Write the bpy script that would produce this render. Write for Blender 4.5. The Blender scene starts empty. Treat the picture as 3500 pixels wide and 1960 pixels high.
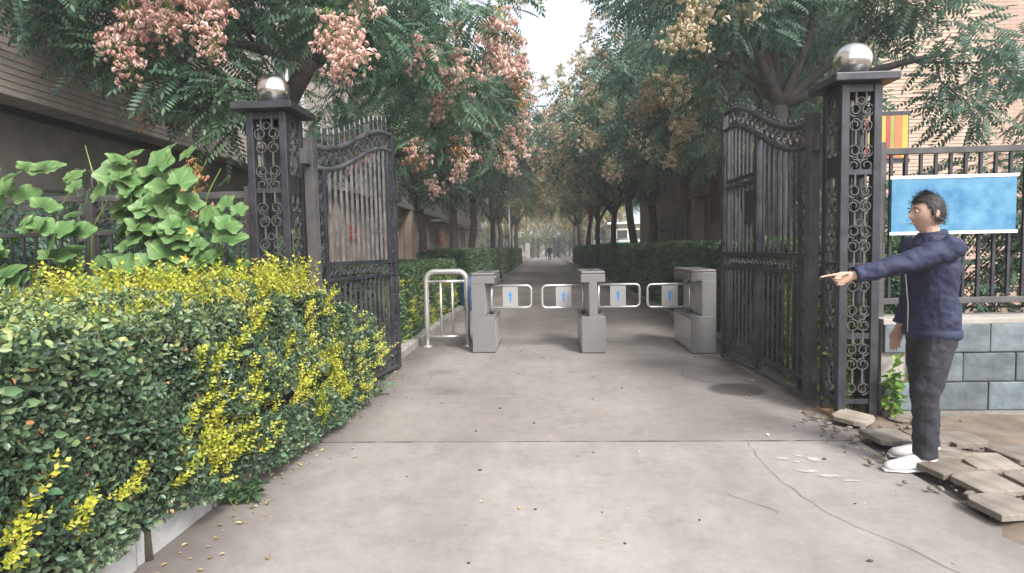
import bpy, math, random
import numpy as np
from mathutils import Vector, Matrix
rnd = random.Random(7)
D = bpy.data
S = bpy.context.scene
COL = S.collection
PI = math.pi
R = math.radians

# ------------------------------------------------------------------ camera, sky, sun, exposure
cam = D.objects.new('camera', D.cameras.new('camera'))
COL.objects.link(cam)
cam.data.sensor_width = 36
cam.data.lens = 20.68
cam.data.clip_start = 0.05
cam.data.clip_end = 2500
cam.location = (0, 0, 1.4)
cam.rotation_euler = (Matrix.Rotation(R(3.055), 3, 'Z') @ Matrix.Rotation(R(90 - 3.624), 3, 'X') @ Matrix.Rotation(R(-1.2), 3, 'Z')).to_euler()
S.camera = cam

W = D.worlds.new('World')
S.world = W
W.use_nodes = True
nt = W.node_tree
nt.nodes.clear()
sky = nt.nodes.new('ShaderNodeTexSky')
sky.sky_type = 'NISHITA'
sky.sun_disc = False
sky.sun_elevation = R(46)
sky.sun_rotation = R(148)
sky.air_density = 1.0
sky.dust_density = 4.0
sky.ozone_density = 1.0
hs = nt.nodes.new('ShaderNodeHueSaturation')
hs.inputs['Saturation'].default_value = 0.30
bg = nt.nodes.new('ShaderNodeBackground')
bg.inputs['Strength'].default_value = 0.15
wo = nt.nodes.new('ShaderNodeOutputWorld')
nt.links.new(sky.outputs[0], hs.inputs['Color'])
nt.links.new(hs.outputs[0], bg.inputs['Color'])
nt.links.new(bg.outputs[0], wo.inputs[0])
sun = D.objects.new('sun', D.lights.new('sun', 'SUN'))
COL.objects.link(sun)
sun.data.energy = 1.5
sun.data.angle = R(14)
sun.data.color = (1.0, 0.985, 0.96)
sun.rotation_euler = (R(44), 0, R(32))     # light from behind the camera's right shoulder, high up
S.view_settings.view_transform = 'Standard'
S.view_settings.look = 'None'
S.view_settings.exposure = 1.38
S.view_settings.gamma = 1
S.view_settings.use_curve_mapping = False
S.render.engine = 'CYCLES'
S.cycles.max_bounces = 10
S.cycles.diffuse_bounces = 6
S.cycles.transmission_bounces = 6
S.cycles.volume_bounces = 1
S.cycles.transparent_max_bounces = 8
S.cycles.use_denoising = True

# ------------------------------------------------------------------ materials
def _new(name):
    m = D.materials.new(name)
    m.use_nodes = True
    n = m.node_tree
    return m, n, n.nodes['Principled BSDF']

def ramp(n, fac, stops):
    r = n.nodes.new('ShaderNodeValToRGB')
    els = r.color_ramp.elements
    while len(els) < len(stops):
        els.new(0.5)
    for e, (p, c) in zip(els, stops):
        e.position = p
        e.color = (c[0], c[1], c[2], 1)
    if fac is not None:
        n.links.new(fac, r.inputs[0])
    return r

def noise(n, scale, detail=4, rough=0.6, vec=None, dist=0.0):
    t = n.nodes.new('ShaderNodeTexNoise')
    t.inputs['Scale'].default_value = scale
    t.inputs['Detail'].default_value = detail
    t.inputs['Roughness'].default_value = rough
    t.inputs['Distortion'].default_value = dist
    if vec is not None:
        n.links.new(vec, t.inputs['Vector'])
    return t

def bump(n, b, h, strength, dist=0.01):
    u = n.nodes.new('ShaderNodeBump')
    u.inputs['Strength'].default_value = strength
    u.inputs['Distance'].default_value = dist
    n.links.new(h, u.inputs['Height'])
    n.links.new(u.outputs[0], b.inputs['Normal'])

def mixc(n, fac, a, b, mode='MIX'):
    m = n.nodes.new('ShaderNodeMix')
    m.data_type = 'RGBA'
    m.blend_type = mode
    for k, v in ((0, fac), (6, a), (7, b)):
        if hasattr(v, 'is_linked'):
            n.links.new(v, m.inputs[k])
        elif k == 0:
            m.inputs[0].default_value = v
        else:
            m.inputs[k].default_value = (v[0], v[1], v[2], 1)
    return m.outputs[2]

def coord(n, which='Object'):
    return n.nodes.new('ShaderNodeTexCoord').outputs[which]

def M(name, c1, c2=None, scale=6, rough=0.6, metal=0.0, bs=0.0, bscale=60, spec=0.5, lo=0.35, hi=0.65, rvar=0.0):
    m, n, b = _new(name)
    b.inputs['Roughness'].default_value = rough
    b.inputs['Metallic'].default_value = metal
    b.inputs['Specular IOR Level'].default_value = spec
    c = coord(n)
    if c2:
        t = noise(n, scale, 6, 0.65, c)
        r = ramp(n, t.outputs['Fac'], [(lo, c1), (hi, c2)])
        n.links.new(r.outputs[0], b.inputs['Base Color'])
        if rvar:
            mr = n.nodes.new('ShaderNodeMapRange')
            mr.inputs['To Min'].default_value = rough - rvar
            mr.inputs['To Max'].default_value = rough + rvar
            n.links.new(t.outputs['Fac'], mr.inputs[0])
            n.links.new(mr.outputs[0], b.inputs['Roughness'])
    else:
        b.inputs['Base Color'].default_value = (*c1, 1)
    if bs:
        t2 = noise(n, bscale, 4, 0.6, c)
        bump(n, b, t2.outputs['Fac'], bs)
    return m

def leafmat(name, cols, trans=0.25, rough=0.45, patch=1.2, spec=0.35):
    """leaf colours differ from leaf to leaf and from one bough to the next"""
    m, n, b = _new(name)
    g = n.nodes.new('ShaderNodeNewGeometry')
    t = noise(n, patch, 2, 0.5, coord(n))
    a = n.nodes.new('ShaderNodeMath'); a.operation = 'MULTIPLY_ADD'
    n.links.new(g.outputs['Random Per Island'], a.inputs[0])
    a.inputs[1].default_value = 0.6
    s = n.nodes.new('ShaderNodeMath'); s.operation = 'MULTIPLY_ADD'
    n.links.new(t.outputs['Fac'], s.inputs[0]); s.inputs[1].default_value = 1.2; s.inputs[2].default_value = -0.4
    n.links.new(s.outputs[0], a.inputs[2])
    k = len(cols)
    r = ramp(n, a.outputs[0], [(0.1 + 0.8 * i / (k - 1), c) for i, c in enumerate(cols)])
    n.links.new(r.outputs[0], b.inputs['Base Color'])
    b.inputs['Roughness'].default_value = rough
    b.inputs['Specular IOR Level'].default_value = spec
    tr = n.nodes.new('ShaderNodeBsdfTranslucent')
    n.links.new(r.outputs[0], tr.inputs['Color'])
    mx = n.nodes.new('ShaderNodeMixShader')
    mx.inputs[0].default_value = trans
    n.links.new(b.outputs[0], mx.inputs[1]); n.links.new(tr.outputs[0], mx.inputs[2])
    n.links.new(mx.outputs[0], n.nodes['Material Output'].inputs[0])
    return m

def brickmat(name, c1, c2, mortar, bw, rh, axis='X', rough=0.8, ms=0.006):
    """small facing tiles; axis is the wall's normal"""
    m, n, b = _new(name)
    c = coord(n)
    sp = n.nodes.new('ShaderNodeSeparateXYZ'); n.links.new(c, sp.inputs[0])
    cb = n.nodes.new('ShaderNodeCombineXYZ')
    n.links.new(sp.outputs['Y' if axis == 'X' else 'X'], cb.inputs[0])
    n.links.new(sp.outputs['Z'], cb.inputs[1])
    t = n.nodes.new('ShaderNodeTexBrick')
    t.inputs['Scale'].default_value = 1
    t.inputs['Brick Width'].default_value = bw
    t.inputs['Row Height'].default_value = rh
    t.inputs['Mortar Size'].default_value = ms
    t.inputs['Mortar Smooth'].default_value = 0.2
    t.inputs['Color1'].default_value = (*c1, 1)
    t.inputs['Color2'].default_value = (*c2, 1)
    t.inputs['Mortar'].default_value = (*mortar, 1)
    n.links.new(cb.outputs[0], t.inputs['Vector'])
    w = noise(n, 0.7, 6, 0.7, c)
    wr = ramp(n, w.outputs['Fac'], [(0.3, (0.72, 0.70, 0.68)), (0.7, (1.08, 1.06, 1.04))])
    n.links.new(mixc(n, 1.0, t.outputs['Color'], wr.outputs[0], 'MULTIPLY'), b.inputs['Base Color'])
    b.inputs['Roughness'].default_value = rough
    inv = n.nodes.new('ShaderNodeMath'); inv.operation = 'SUBTRACT'; inv.inputs[0].default_value = 1
    n.links.new(t.outputs['Fac'], inv.inputs[1])
    bump(n, b, inv.outputs[0], 0.5, 0.006)
    return m

def concrete(name, a, b_, dirt, stains=False, rough=0.85):
    m, n, b = _new(name)
    c = coord(n)
    t1 = noise(n, 0.55, 6, 0.62, c, 0.0)
    base = ramp(n, t1.outputs['Fac'], [(0.32, a), (0.66, b_)]).outputs[0]
    t2 = noise(n, 9, 8, 0.75, c)
    r2 = ramp(n, t2.outputs['Fac'], [(0.3, (0.80, 0.79, 0.78)), (0.68, (1.10, 1.10, 1.09))]).outputs[0]
    t6 = noise(n, 2.6, 9, 0.78, c, 0.1)
    r6 = ramp(n, t6.outputs['Fac'], [(0.34, (0.84, 0.83, 0.82)), (0.50, (1.0, 1.0, 1.0)), (0.66, (1.04, 1.04, 1.04))]).outputs[0]
    base = mixc(n, 0.85, base, r6, 'MULTIPLY')
    base = mixc(n, 0.8, base, r2, 'MULTIPLY')
    t3 = noise(n, 230, 3, 0.7, c)
    r3 = ramp(n, t3.outputs['Fac'], [(0.3, (0.80, 0.79, 0.78)), (0.7, (1.14, 1.14, 1.14))]).outputs[0]
    base = mixc(n, 0.55, base, r3, 'MULTIPLY')
    t7 = noise(n, 38, 6, 0.8, c)
    r7 = ramp(n, t7.outputs['Fac'], [(0.34, (0.80, 0.79, 0.78)), (0.44, (1, 1, 1)), (0.60, (1, 1, 1)), (0.70, (1.10, 1.10, 1.09))]).outputs[0]
    base = mixc(n, 0.8, base, r7, 'MULTIPLY')
    # scattered dark specks of dirt
    v = n.nodes.new('ShaderNodeTexVoronoi'); v.inputs['Scale'].default_value = 5.5
    n.links.new(c, v.inputs['Vector'])
    rs = ramp(n, v.outputs['Distance'], [(0.02, (1, 1, 1)), (0.045, (0, 0, 0))]).outputs[0]
    t5 = noise(n, 1.3, 2, 0.5, c)
    r5 = ramp(n, t5.outputs['Fac'], [(0.5, (0, 0, 0)), (0.6, (1, 1, 1))]).outputs[0]
    base = mixc(n, mixc(n, 1.0, rs, r5, 'MULTIPLY'), base, dirt)
    t4 = noise(n, 0.9, 5, 0.7, c, 0.8)
    if stains:
        sp = n.nodes.new('ShaderNodeSeparateXYZ'); n.links.new(c, sp.inputs[0])
        def math_(op, x, y):
            q = n.nodes.new('ShaderNodeMath'); q.operation = op
            for i, vv in enumerate((x, y)):
                if hasattr(vv, 'is_linked'): n.links.new(vv, q.inputs[i])
                else: q.inputs[i].default_value = vv
            return q.outputs[0]
        # soil washed off the planting along both kerbs
        d1 = math_('ADD', sp.outputs['X'], 1.85)
        d2 = math_('SUBTRACT', 2.45, sp.outputs['X'])
        edge = math_('MINIMUM', d1, d2)
        edge = math_('ADD', edge, math_('MULTIPLY', math_('SUBTRACT', t4.outputs['Fac'], 0.5), 0.7))
        er = ramp(n, edge, [(0.02, (0.85, 0.85, 0.85)), (0.55, (0, 0, 0))]).outputs[0]
        base = mixc(n, er, base, dirt)
        # two faint tyre lanes
        for xc in (-0.55, 1.15):
            dl_ = math_('ABSOLUTE', math_('ADD', math_('SUBTRACT', sp.outputs['X'], xc), math_('MULTIPLY', math_('SUBTRACT', t4.outputs['Fac'], 0.5), 0.5)), 0.0)
            lr = ramp(n, dl_, [(0.05, (0.22, 0.22, 0.22)), (0.30, (0, 0, 0))]).outputs[0]
            base = mixc(n, lr, base, (0.13, 0.115, 0.10))
        # old spilt stains, each with its own outline
        for (x, y, rx, ry, k) in ((1.86, 5.72, 0.30, 0.30, 0.80), (-0.95, 5.75, 0.35, 0.28, 0.45), (2.05, 6.6, 0.3, 0.6, 0.5), (1.35, 7.1, 0.5, 0.4, 0.35), (-0.35, 8.6, .5, .3, .3), (-1.2, 6.7, .3, .25, .3)):
            dx = math_('DIVIDE', math_('SUBTRACT', sp.outputs['X'], x), rx)
            dy = math_('DIVIDE', math_('SUBTRACT', sp.outputs['Y'], y), ry)
            d = math_('SQRT', math_('ADD', math_('MULTIPLY', dx, dx), math_('MULTIPLY', dy, dy)), 0.0)
            d = math_('ADD', d, math_('MULTIPLY', math_('SUBTRACT', t4.outputs['Fac'], 0.5), 0.5 if k > .7 else 2.2))
            rr = ramp(n, d, [(0.75 if k > .7 else 0.25, (k, k, k)), (1.05, (0, 0, 0))]).outputs[0]
            base = mixc(n, rr, base, (0.060, 0.054, 0.048))
    n.links.new(base, b.inputs['Base Color'])
    b.inputs['Roughness'].default_value = rough
    b.inputs['Specular IOR Level'].default_value = 0.3
    bump(n, b, t3.outputs['Fac'], 0.35, 0.004)
    return m

m_slab = concrete('road_concrete', (0.225, 0.205, 0.192), (0.325, 0.303, 0.287), (0.10, 0.085, 0.074), True)
m_slab1 = concrete('canopy_shade_concrete', (0.195, 0.175, 0.162), (0.280, 0.257, 0.241), (0.09, 0.077, 0.067), True)  # darker copy of the road concrete: canopy shade put into its colour
m_slab2 = concrete('inner_road_concrete', (0.215, 0.186, 0.167), (0.30, 0.265, 0.242), (0.11, 0.094, 0.083), True)
m_joint = M('joint_dirt', (0.035, 0.031, 0.027), (0.06, 0.054, 0.048), 8, 0.95)
m_filler = M('joint_grit', (0.07, 0.062, 0.055), (0.15, 0.135, 0.122), 18, 0.95)
m_soil = M('soil', (0.10, 0.075, 0.055), (0.19, 0.15, 0.115), 3, 0.95, bs=0.5, bscale=40)
m_kerb = M('kerb_concrete', (0.20, 0.19, 0.175), (0.33, 0.315, 0.295), 3.5, 0.85, bs=0.25, bscale=70)
m_kerb2 = M('pale_kerb_concrete', (0.30, 0.30, 0.30), (0.44, 0.44, 0.44), 3.5, 0.85, bs=0.2, bscale=70)
m_tile = M('worn_paving_tile', (0.17, 0.150, 0.125), (0.29, 0.258, 0.222), 4, 0.85, bs=0.25, bscale=50)
m_iron = M('black_iron', (0.016, 0.017, 0.023), (0.048, 0.049, 0.057), 5, 0.42, 0.25, bs=0.12, bscale=90, rvar=0.12)
m_iron_worn = M('worn_grey_iron', (0.036, 0.038, 0.046), (0.12, 0.12, 0.13), 4, 0.42, 0.35, bs=0.12, bscale=90, rvar=0.12)
m_iron_sheen = M('sky_sheen_iron', (0.07, 0.072, 0.078), (0.23, 0.228, 0.225), 7, 0.45, 0.2, bs=0.12, bscale=90, rvar=0.12)  # upper left-leaf bars: sky reflection on the iron painted in as grey
m_iron_dusty = M('dusty_iron', (0.032, 0.032, 0.036), (0.095, 0.090, 0.087), 3, 0.65, 0.1, bs=0.15, bscale=80)
m_rust = M('rusty_iron', (0.14, 0.06, 0.03), (0.28, 0.17, 0.09), 12, 0.85, bs=0.3, bscale=60)
m_redpaint = M('faded_red_paint', (0.20, 0.03, 0.03), (0.10, 0.05, 0.045), 6, 0.7)
m_chromeball = M('polished_steel', (0.80, 0.79, 0.77), (0.70, 0.69, 0.67), 2, 0.17, 1.0, rvar=0.05)
m_tube = M('bright_steel_tube', (0.62, 0.61, 0.60), (0.57, 0.56, 0.55), 8, 0.27, 0.65)
m_cab = M('satin_steel', (0.160, 0.156, 0.152), (0.178, 0.174, 0.169), 1.5, 0.40, 0.12)
m_cab2 = M('brushed_steel_lifted', (0.40, 0.40, 0.395), (0.46, 0.46, 0.455), 160, 0.32, 0.3)  # brushed steel, its colour raised to offset shade on the lane sides
m_panel = M('shade_offset_steel', (0.27, 0.265, 0.26), (0.29, 0.285, 0.28), 2, 0.45, 0.05)  # cabinet steel in a lighter copy, making up for shade on the wings
m_black = M('black_plastic', (0.012, 0.012, 0.012), None, rough=0.3)
m_seam = M('dark_seam', (0.05, 0.05, 0.05), None, rough=0.7)
m_arrow = M('blue_arrow_print', (0.014, 0.20, 0.52), None, rough=0.5)
m_bin = M('blue_plastic', (0.006, 0.06, 0.17), (0.01, 0.085, 0.22), 4, 0.5)
m_bark = M('bark', (0.035, 0.028, 0.024), (0.085, 0.070, 0.060), 9, 0.9, bs=0.8, bscale=30)
m_bark2 = M('grey_bark', (0.055, 0.050, 0.048), (0.115, 0.105, 0.10), 9, 0.9, bs=0.8, bscale=30)
m_twig = M('hedge_twig', (0.020, 0.018, 0.012), (0.05, 0.042, 0.028), 20, 0.95)
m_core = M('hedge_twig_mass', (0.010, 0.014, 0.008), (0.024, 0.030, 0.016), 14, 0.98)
m_leaf = leafmat('rain_tree_leaf', [(0.046, 0.096, 0.070), (0.074, 0.150, 0.096), (0.112, 0.19, 0.115), (0.18, 0.26, 0.145)], .42)
m_leaf_r = leafmat('rain_tree_leaf_dusky', [(0.052, 0.104, 0.086), (0.082, 0.155, 0.112), (0.122, 0.195, 0.136), (0.19, 0.255, 0.17)], .48)
m_leaf_far = leafmat('autumn_tinted_leaf', [(0.080, 0.135, 0.065), (0.125, 0.18, 0.075), (0.20, 0.215, 0.09), (0.36, 0.29, 0.14)], .5)
m_leaf_gold = leafmat('golden_leaf', [(0.10, 0.115, 0.03), (0.20, 0.19, 0.05), (0.32, 0.24, 0.09), (0.42, 0.30, 0.15)])
m_pod_pink = leafmat('pink_seed_pod', [(0.52, 0.27, 0.23), (0.64, 0.39, 0.33), (0.72, 0.50, 0.43), (0.78, 0.60, 0.52)], 0.3, 0.7, 3)
m_pod_tan = leafmat('tan_seed_pod', [(0.34, 0.26, 0.16), (0.50, 0.40, 0.26), (0.62, 0.51, 0.36), (0.70, 0.60, 0.46)], 0.3, 0.7, 3)
m_pod_rust = leafmat('rust_seed_pod', [(0.25, 0.10, 0.05), (0.40, 0.19, 0.08), (0.50, 0.28, 0.13), (0.55, 0.36, 0.2)], 0.3, 0.7, 3)
m_hleaf = leafmat('privet_leaf', [(0.038, 0.076, 0.046), (0.066, 0.116, 0.066), (0.105, 0.158, 0.082), (0.21, 0.265, 0.14)], 0.2, 0.36, 2.2, 0.55)
m_weedleaf = leafmat('broad_weed_leaf', [(0.05, 0.12, 0.06), (0.08, 0.17, 0.08), (0.13, 0.22, 0.10), (0.2, 0.28, 0.12)], 0.3, 0.5, 4)
m_twigbark = M('privet_twig', (0.09, 0.07, 0.055), (0.18, 0.145, 0.115), 30, 0.9)
m_hpale = leafmat('young_privet_leaf', [(0.07, 0.13, 0.06), (0.14, 0.21, 0.09), (0.25, 0.31, 0.12), (0.40, 0.42, 0.14)], 0.25, 0.42, 3, 0.5)
m_hyellow = leafmat('golden_privet_leaf', [(0.20, 0.27, 0.04), (0.36, 0.39, 0.04), (0.50, 0.48, 0.06), (0.56, 0.52, 0.16)], 0.25, 0.5, 3, 0.3)
m_hgreen = leafmat('box_hedge_leaf', [(0.040, 0.085, 0.042), (0.068, 0.130, 0.060), (0.105, 0.175, 0.078), (0.17, 0.24, 0.11)], 0.3, 0.45, 0.9)
m_vine = leafmat('gourd_leaf', [(0.045, 0.115, 0.035), (0.09, 0.19, 0.06), (0.16, 0.26, 0.10), (0.26, 0.34, 0.18)], 0.3, 0.5, 1.5)
_n = m_vine.node_tree                     # pale veins running out from the stalk
_sp = _n.nodes.new('ShaderNodeSeparateXYZ'); _n.links.new(coord(_n), _sp.inputs[0])
def _mt(op, a, b=0.0):
    q = _n.nodes.new('ShaderNodeMath'); q.operation = op
    for i_, v_ in enumerate((a, b)):
        if hasattr(v_, 'is_linked'): _n.links.new(v_, q.inputs[i_])
        else: q.inputs[i_].default_value = v_
    return q.outputs[0]
_an = _mt('ABSOLUTE', _mt('SINE', _mt('MULTIPLY', _mt('ARCTAN2', _sp.outputs['X'], _sp.outputs['Y']), 3.5)))
_vr = ramp(_n, _an, [(0.05, (1.7, 1.6, 1.5)), (0.22, (1, 1, 1))]).outputs[0]
_b = _n.nodes['Principled BSDF']; _src = _b.inputs['Base Color'].links[0].from_socket
_n.links.new(mixc(_n, 1.0, _src, _vr, 'MULTIPLY'), _b.inputs['Base Color'])
m_weed = leafmat('weed_leaf', [(0.07, 0.15, 0.03), (0.14, 0.26, 0.05), (0.26, 0.36, 0.08), (0.36, 0.42, 0.12)], 0.3, 0.5, 4)
m_ygflower = M('yellow_petal', (0.75, 0.42, 0.06), (0.85, 0.6, 0.12), 10, 0.6)
m_wallL = brickmat('grey_tan_facing_tile', (0.38, 0.33, 0.295), (0.43, 0.38, 0.34), (0.12, 0.105, 0.095), 0.24, 0.075)
m_courseL = M('grey_tan_tile_course', (0.36, 0.315, 0.28), (0.48, 0.425, 0.38), 5, 0.75)
m_wallR = brickmat('tan_facing_tile', (0.50, 0.365, 0.28), (0.56, 0.42, 0.325), (0.24, 0.185, 0.15), 0.24, 0.075)
m_courseR = M('tan_tile_course', (0.42, 0.305, 0.235), (0.52, 0.39, 0.305), 5, 0.75)
m_wallEnd = brickmat('pinkish_facing_tile', (0.40, 0.28, 0.22), (0.46, 0.33, 0.26), (0.22, 0.17, 0.14), 0.24, 0.075, 'Y')
m_stone = M('plaster_tan', (0.44, 0.335, 0.26), (0.55, 0.43, 0.34), 3, 0.85)
m_ochre = M('ochre_wood_sign', (0.26, 0.14, 0.05), (0.36, 0.21, 0.08), 6, 0.65)
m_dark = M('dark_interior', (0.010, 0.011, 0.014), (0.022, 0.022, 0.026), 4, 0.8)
m_glass = M('window_glass', (0.035, 0.045, 0.05), (0.07, 0.08, 0.085), 1, 0.08, 0.0, spec=0.8)
m_frame = M('white_window_frame', (0.55, 0.55, 0.53), (0.62, 0.62, 0.6), 5, 0.55)
m_ledge = M('concrete_ledge', (0.26, 0.235, 0.21), (0.36, 0.33, 0.30), 3, 0.85)
m_redsign = M('red_sign', (0.62, 0.03, 0.02), (0.7, 0.05, 0.03), 6, 0.5)
m_darkred = M('dark_red_cloth', (0.17, 0.02, 0.025), (0.24, 0.03, 0.03), 5, 0.7)
m_white = M('white_paint', (0.72, 0.72, 0.70), (0.78, 0.78, 0.76), 6, 0.6)
m_cream = M('cream_plaster', (0.62, 0.58, 0.47), (0.70, 0.66, 0.55), 2, 0.8)
m_green = M('green_wire', (0.05, 0.20, 0.13), (0.07, 0.26, 0.17), 4, 0.6)
m_teal = M('teal_sheet', (0.08, 0.26, 0.24), (0.12, 0.34, 0.30), 2, 0.6)
m_board = M('blue_print_board', (0.02, 0.13, 0.27), (0.10, 0.26, 0.38), 5, 0.45)
m_boardl = M('pale_blue_print', (0.30, 0.48, 0.60), (0.40, 0.58, 0.68), 9, 0.45)
m_ban = [M('banner_' + n_, c, c2, 4, 0.6) for n_, c, c2 in (('yellow', (0.42, 0.28, 0.04), (0.50, 0.34, 0.06)), ('red', (0.30, 0.04, 0.03), (0.36, 0.06, 0.04)), ('olive', (0.22, 0.20, 0.05), (0.3, 0.27, 0.08)), ('orange', (0.42, 0.13, 0.04), (0.46, 0.17, 0.06)))]
m_bluestone = M('blue_grey_stone', (0.09, 0.118, 0.135), (0.17, 0.205, 0.225), 3, 0.75, bs=0.5, bscale=14)
for m_ in (m_tile, m_bluestone, m_kerb, m_kerb2):          # no two stones have quite the same tone
    n_ = m_.node_tree; b_ = n_.nodes['Principled BSDF']; src = b_.inputs['Base Color'].links[0].from_socket
    oi = n_.nodes.new('ShaderNodeObjectInfo')
    rr = ramp(n_, oi.outputs['Random'], [(0.0, (0.68, 0.66, 0.63)), (0.6, (1.0, 1.0, 1.0)), (1.0, (1.18, 1.16, 1.12))]).outputs[0]
    st = noise(n_, 1.7, 6, 0.75, coord(n_), 1.0)
    sr = ramp(n_, st.outputs['Fac'], [(0.38, (0.55, 0.52, 0.48)), (0.52, (1, 1, 1))]).outputs[0]
    c_ = mixc(n_, 1.0, src, rr, 'MULTIPLY')
    n_.links.new(mixc(n_, 0.75, c_, sr, 'MULTIPLY'), b_.inputs['Base Color'])
m_skin = M('skin', (0.40, 0.245, 0.18), (0.49, 0.31, 0.235), 14, 0.55)
m_navy = M('navy_cloth', (0.008, 0.012, 0.038), (0.016, 0.022, 0.06), 8, 0.75, bs=0.35, bscale=14)
m_trouser = M('dark_trouser_cloth', (0.012, 0.013, 0.018), (0.025, 0.026, 0.032), 8, 0.85, bs=0.3, bscale=14)
m_hair = M('black_hair', (0.008, 0.007, 0.006), (0.02, 0.017, 0.015), 60, 0.45, bs=0.6, bscale=120)
m_shoe = M('white_shoe', (0.48, 0.47, 0.46), (0.56, 0.55, 0.54), 8, 0.5)
m_eye = M('eye_white', (0.34, 0.32, 0.30), None, rough=0.2)
m_lip = M('lip', (0.40, 0.15, 0.13), None, rough=0.5)
m_litter = leafmat('fallen_leaf', [(0.16, 0.11, 0.05), (0.30, 0.22, 0.10), (0.45, 0.38, 0.22), (0.60, 0.55, 0.42)], 0.1, 0.8, 3)
m_crumb = M('dark_crumb', (0.03, 0.027, 0.022), (0.07, 0.06, 0.05), 10, 0.9)
m_palechip = M('white_paint_splash', (0.40, 0.38, 0.355), (0.31, 0.29, 0.27), 20, 0.8)

# ------------------------------------------------------------------ helpers
def link(o, parent=None):
    COL.objects.link(o)
    if parent is not None:
        o.parent = parent
    return o

def tag(o, label=None, cat=None, group=None, kind=None):
    if label: o['label'] = label
    if cat: o['category'] = cat
    if group: o['group'] = group
    if kind: o['kind'] = kind
    return o

def thing(name, label, cat, loc=(0, 0, 0), rz=0.0, group=None, kind=None):
    o = D.objects.new(name, None)
    o.empty_display_size = 0.2
    COL.objects.link(o)
    o.location = loc
    o.rotation_euler = (0, 0, rz)
    return tag(o, label, cat, group, kind)

class MB:
    def __init__(self):
        self.v = []; self.f = []; self.mi = []; self.cur = 0
    def add(self, vs, fs):
        k = len(self.v)
        self.v += [tuple(p) for p in vs]
        self.f += [tuple(i + k for i in f) for f in fs]
        self.mi += [self.cur] * len(fs)
        return self
    def box(self, x0, x1, y0, y1, z0, z1):
        return self.add([(x, y, z) for z in (z0, z1) for y in (y0, y1) for x in (x0, x1)],
                        [(0, 2, 3, 1), (4, 5, 7, 6), (0, 1, 5, 4), (2, 6, 7, 3), (0, 4, 6, 2), (1, 3, 7, 5)])
    def quad(self, a, b, c, d):
        return self.add([a, b, c, d], [(0, 1, 2, 3)])
    def tube(self, pts, r, sides=8, closed=False, cap=True, flat=None):
        """sweep a round (or, with flat, an elliptic) section along points; r a number or one (rx, ry) or number per point"""
        P = [Vector(p) for p in pts]
        n = len(P)
        rr = r if isinstance(r, (list, tuple)) and len(r) == n else [r] * n
        up = None
        rings = []
        for i, p in enumerate(P):
            if closed:
                t = (P[(i + 1) % n] - P[i - 1])
            else:
                t = P[min(i + 1, n - 1)] - P[max(i - 1, 0)]
            t = t.normalized() if t.length > 1e-9 else Vector((0, 0, 1))
            if up is None:
                up = flat if flat is not None else (Vector((0, 0, 1)) if abs(t.z) < 0.9 else Vector((0, 1, 0)))
                up = Vector(up)
            a = up - t * up.dot(t)
            if a.length < 1e-6:
                a = Vector((1, 0, 0)) - t * t.x
            a.normalize()
            b = t.cross(a)
            up = a
            q = rr[i]
            ra, rb = q if isinstance(q, (list, tuple)) else (q, q)
            rings.append([p + a * (ra * math.cos(2 * PI * (k + 0.5) / sides)) + b * (rb * math.sin(2 * PI * (k + 0.5) / sides)) for k in range(sides)])
        vs = [v for g in rings for v in g]
        fs = []
        m = n if closed else n - 1
        for i in range(m):
            j = (i + 1) % n
            for k in range(sides):
                l = (k + 1) % sides
                fs.append((i * sides + k, i * sides + l, j * sides + l, j * sides + k))
        if cap and not closed:
            fs.append(tuple(range(sides))[::-1])
            fs.append(tuple((n - 1) * sides + k for k in range(sides)))
        return self.add(vs, fs)
    def ball(self, c, r, seg=16, rings=10, sq=(1, 1, 1)):
        vs = [(c[0], c[1], c[2] - r * sq[2])]
        for i in range(1, rings):
            th = PI * i / rings
            for k in range(seg):
                a = 2 * PI * k / seg
                vs.append((c[0] + r * sq[0] * math.sin(th) * math.cos(a), c[1] + r * sq[1] * math.sin(th) * math.sin(a), c[2] - r * sq[2] * math.cos(th)))
        vs.append((c[0], c[1], c[2] + r * sq[2]))
        fs = [(0, 1 + (k + 1) % seg, 1 + k) for k in range(seg)]
        for i in range(rings - 2):
            for k in range(seg):
                l = (k + 1) % seg
                fs.append((1 + i * seg + k, 1 + i * seg + l, 1 + (i + 1) * seg + l, 1 + (i + 1) * seg + k))
        e = len(vs) - 1
        o = 1 + (rings - 2) * seg
        fs += [(o + k, o + (k + 1) % seg, e) for k in range(seg)]
        return self.add(vs, fs)
    def cyl(self, c, r, z0, z1, seg=16, r2=None):
        r2 = r if r2 is None else r2
        return self.tube([(c[0], c[1], z0), (c[0], c[1], z1)], [r, r2], seg)
    def mesh(self, name, mats, smooth=False):
        me = D.meshes.new(name)
        me.from_pydata(self.v, [], self.f)
        for m in (mats if isinstance(mats, (list, tuple)) else [mats]):
            me.materials.append(m)
        if any(self.mi):
            me.polygons.foreach_set('material_index', self.mi)
        if smooth:
            me.polygons.foreach_set('use_smooth', [True] * len(me.polygons))
        me.update()
        return me
    def build(self, name, mats, parent=None, smooth=False, bev=0.0, label=None):
        o = link(D.objects.new(name, self.mesh(name, mats, smooth)), parent)
        if bev: bevel(o, bev)
        if label: o['label'] = label
        return o

def bevel(o, w, seg=2):
    b = o.modifiers.new('bevel', 'BEVEL'); b.width = w; b.segments = seg; b.limit_method = 'ANGLE'; b.angle_limit = R(40)
    return o

def box(name, x0, x1, y0, y1, z0, z1, m, parent=None, bev=0.0, label=None):
    return MB().box(x0, x1, y0, y1, z0, z1).build(name, m, parent, bev=bev, label=label)

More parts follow.
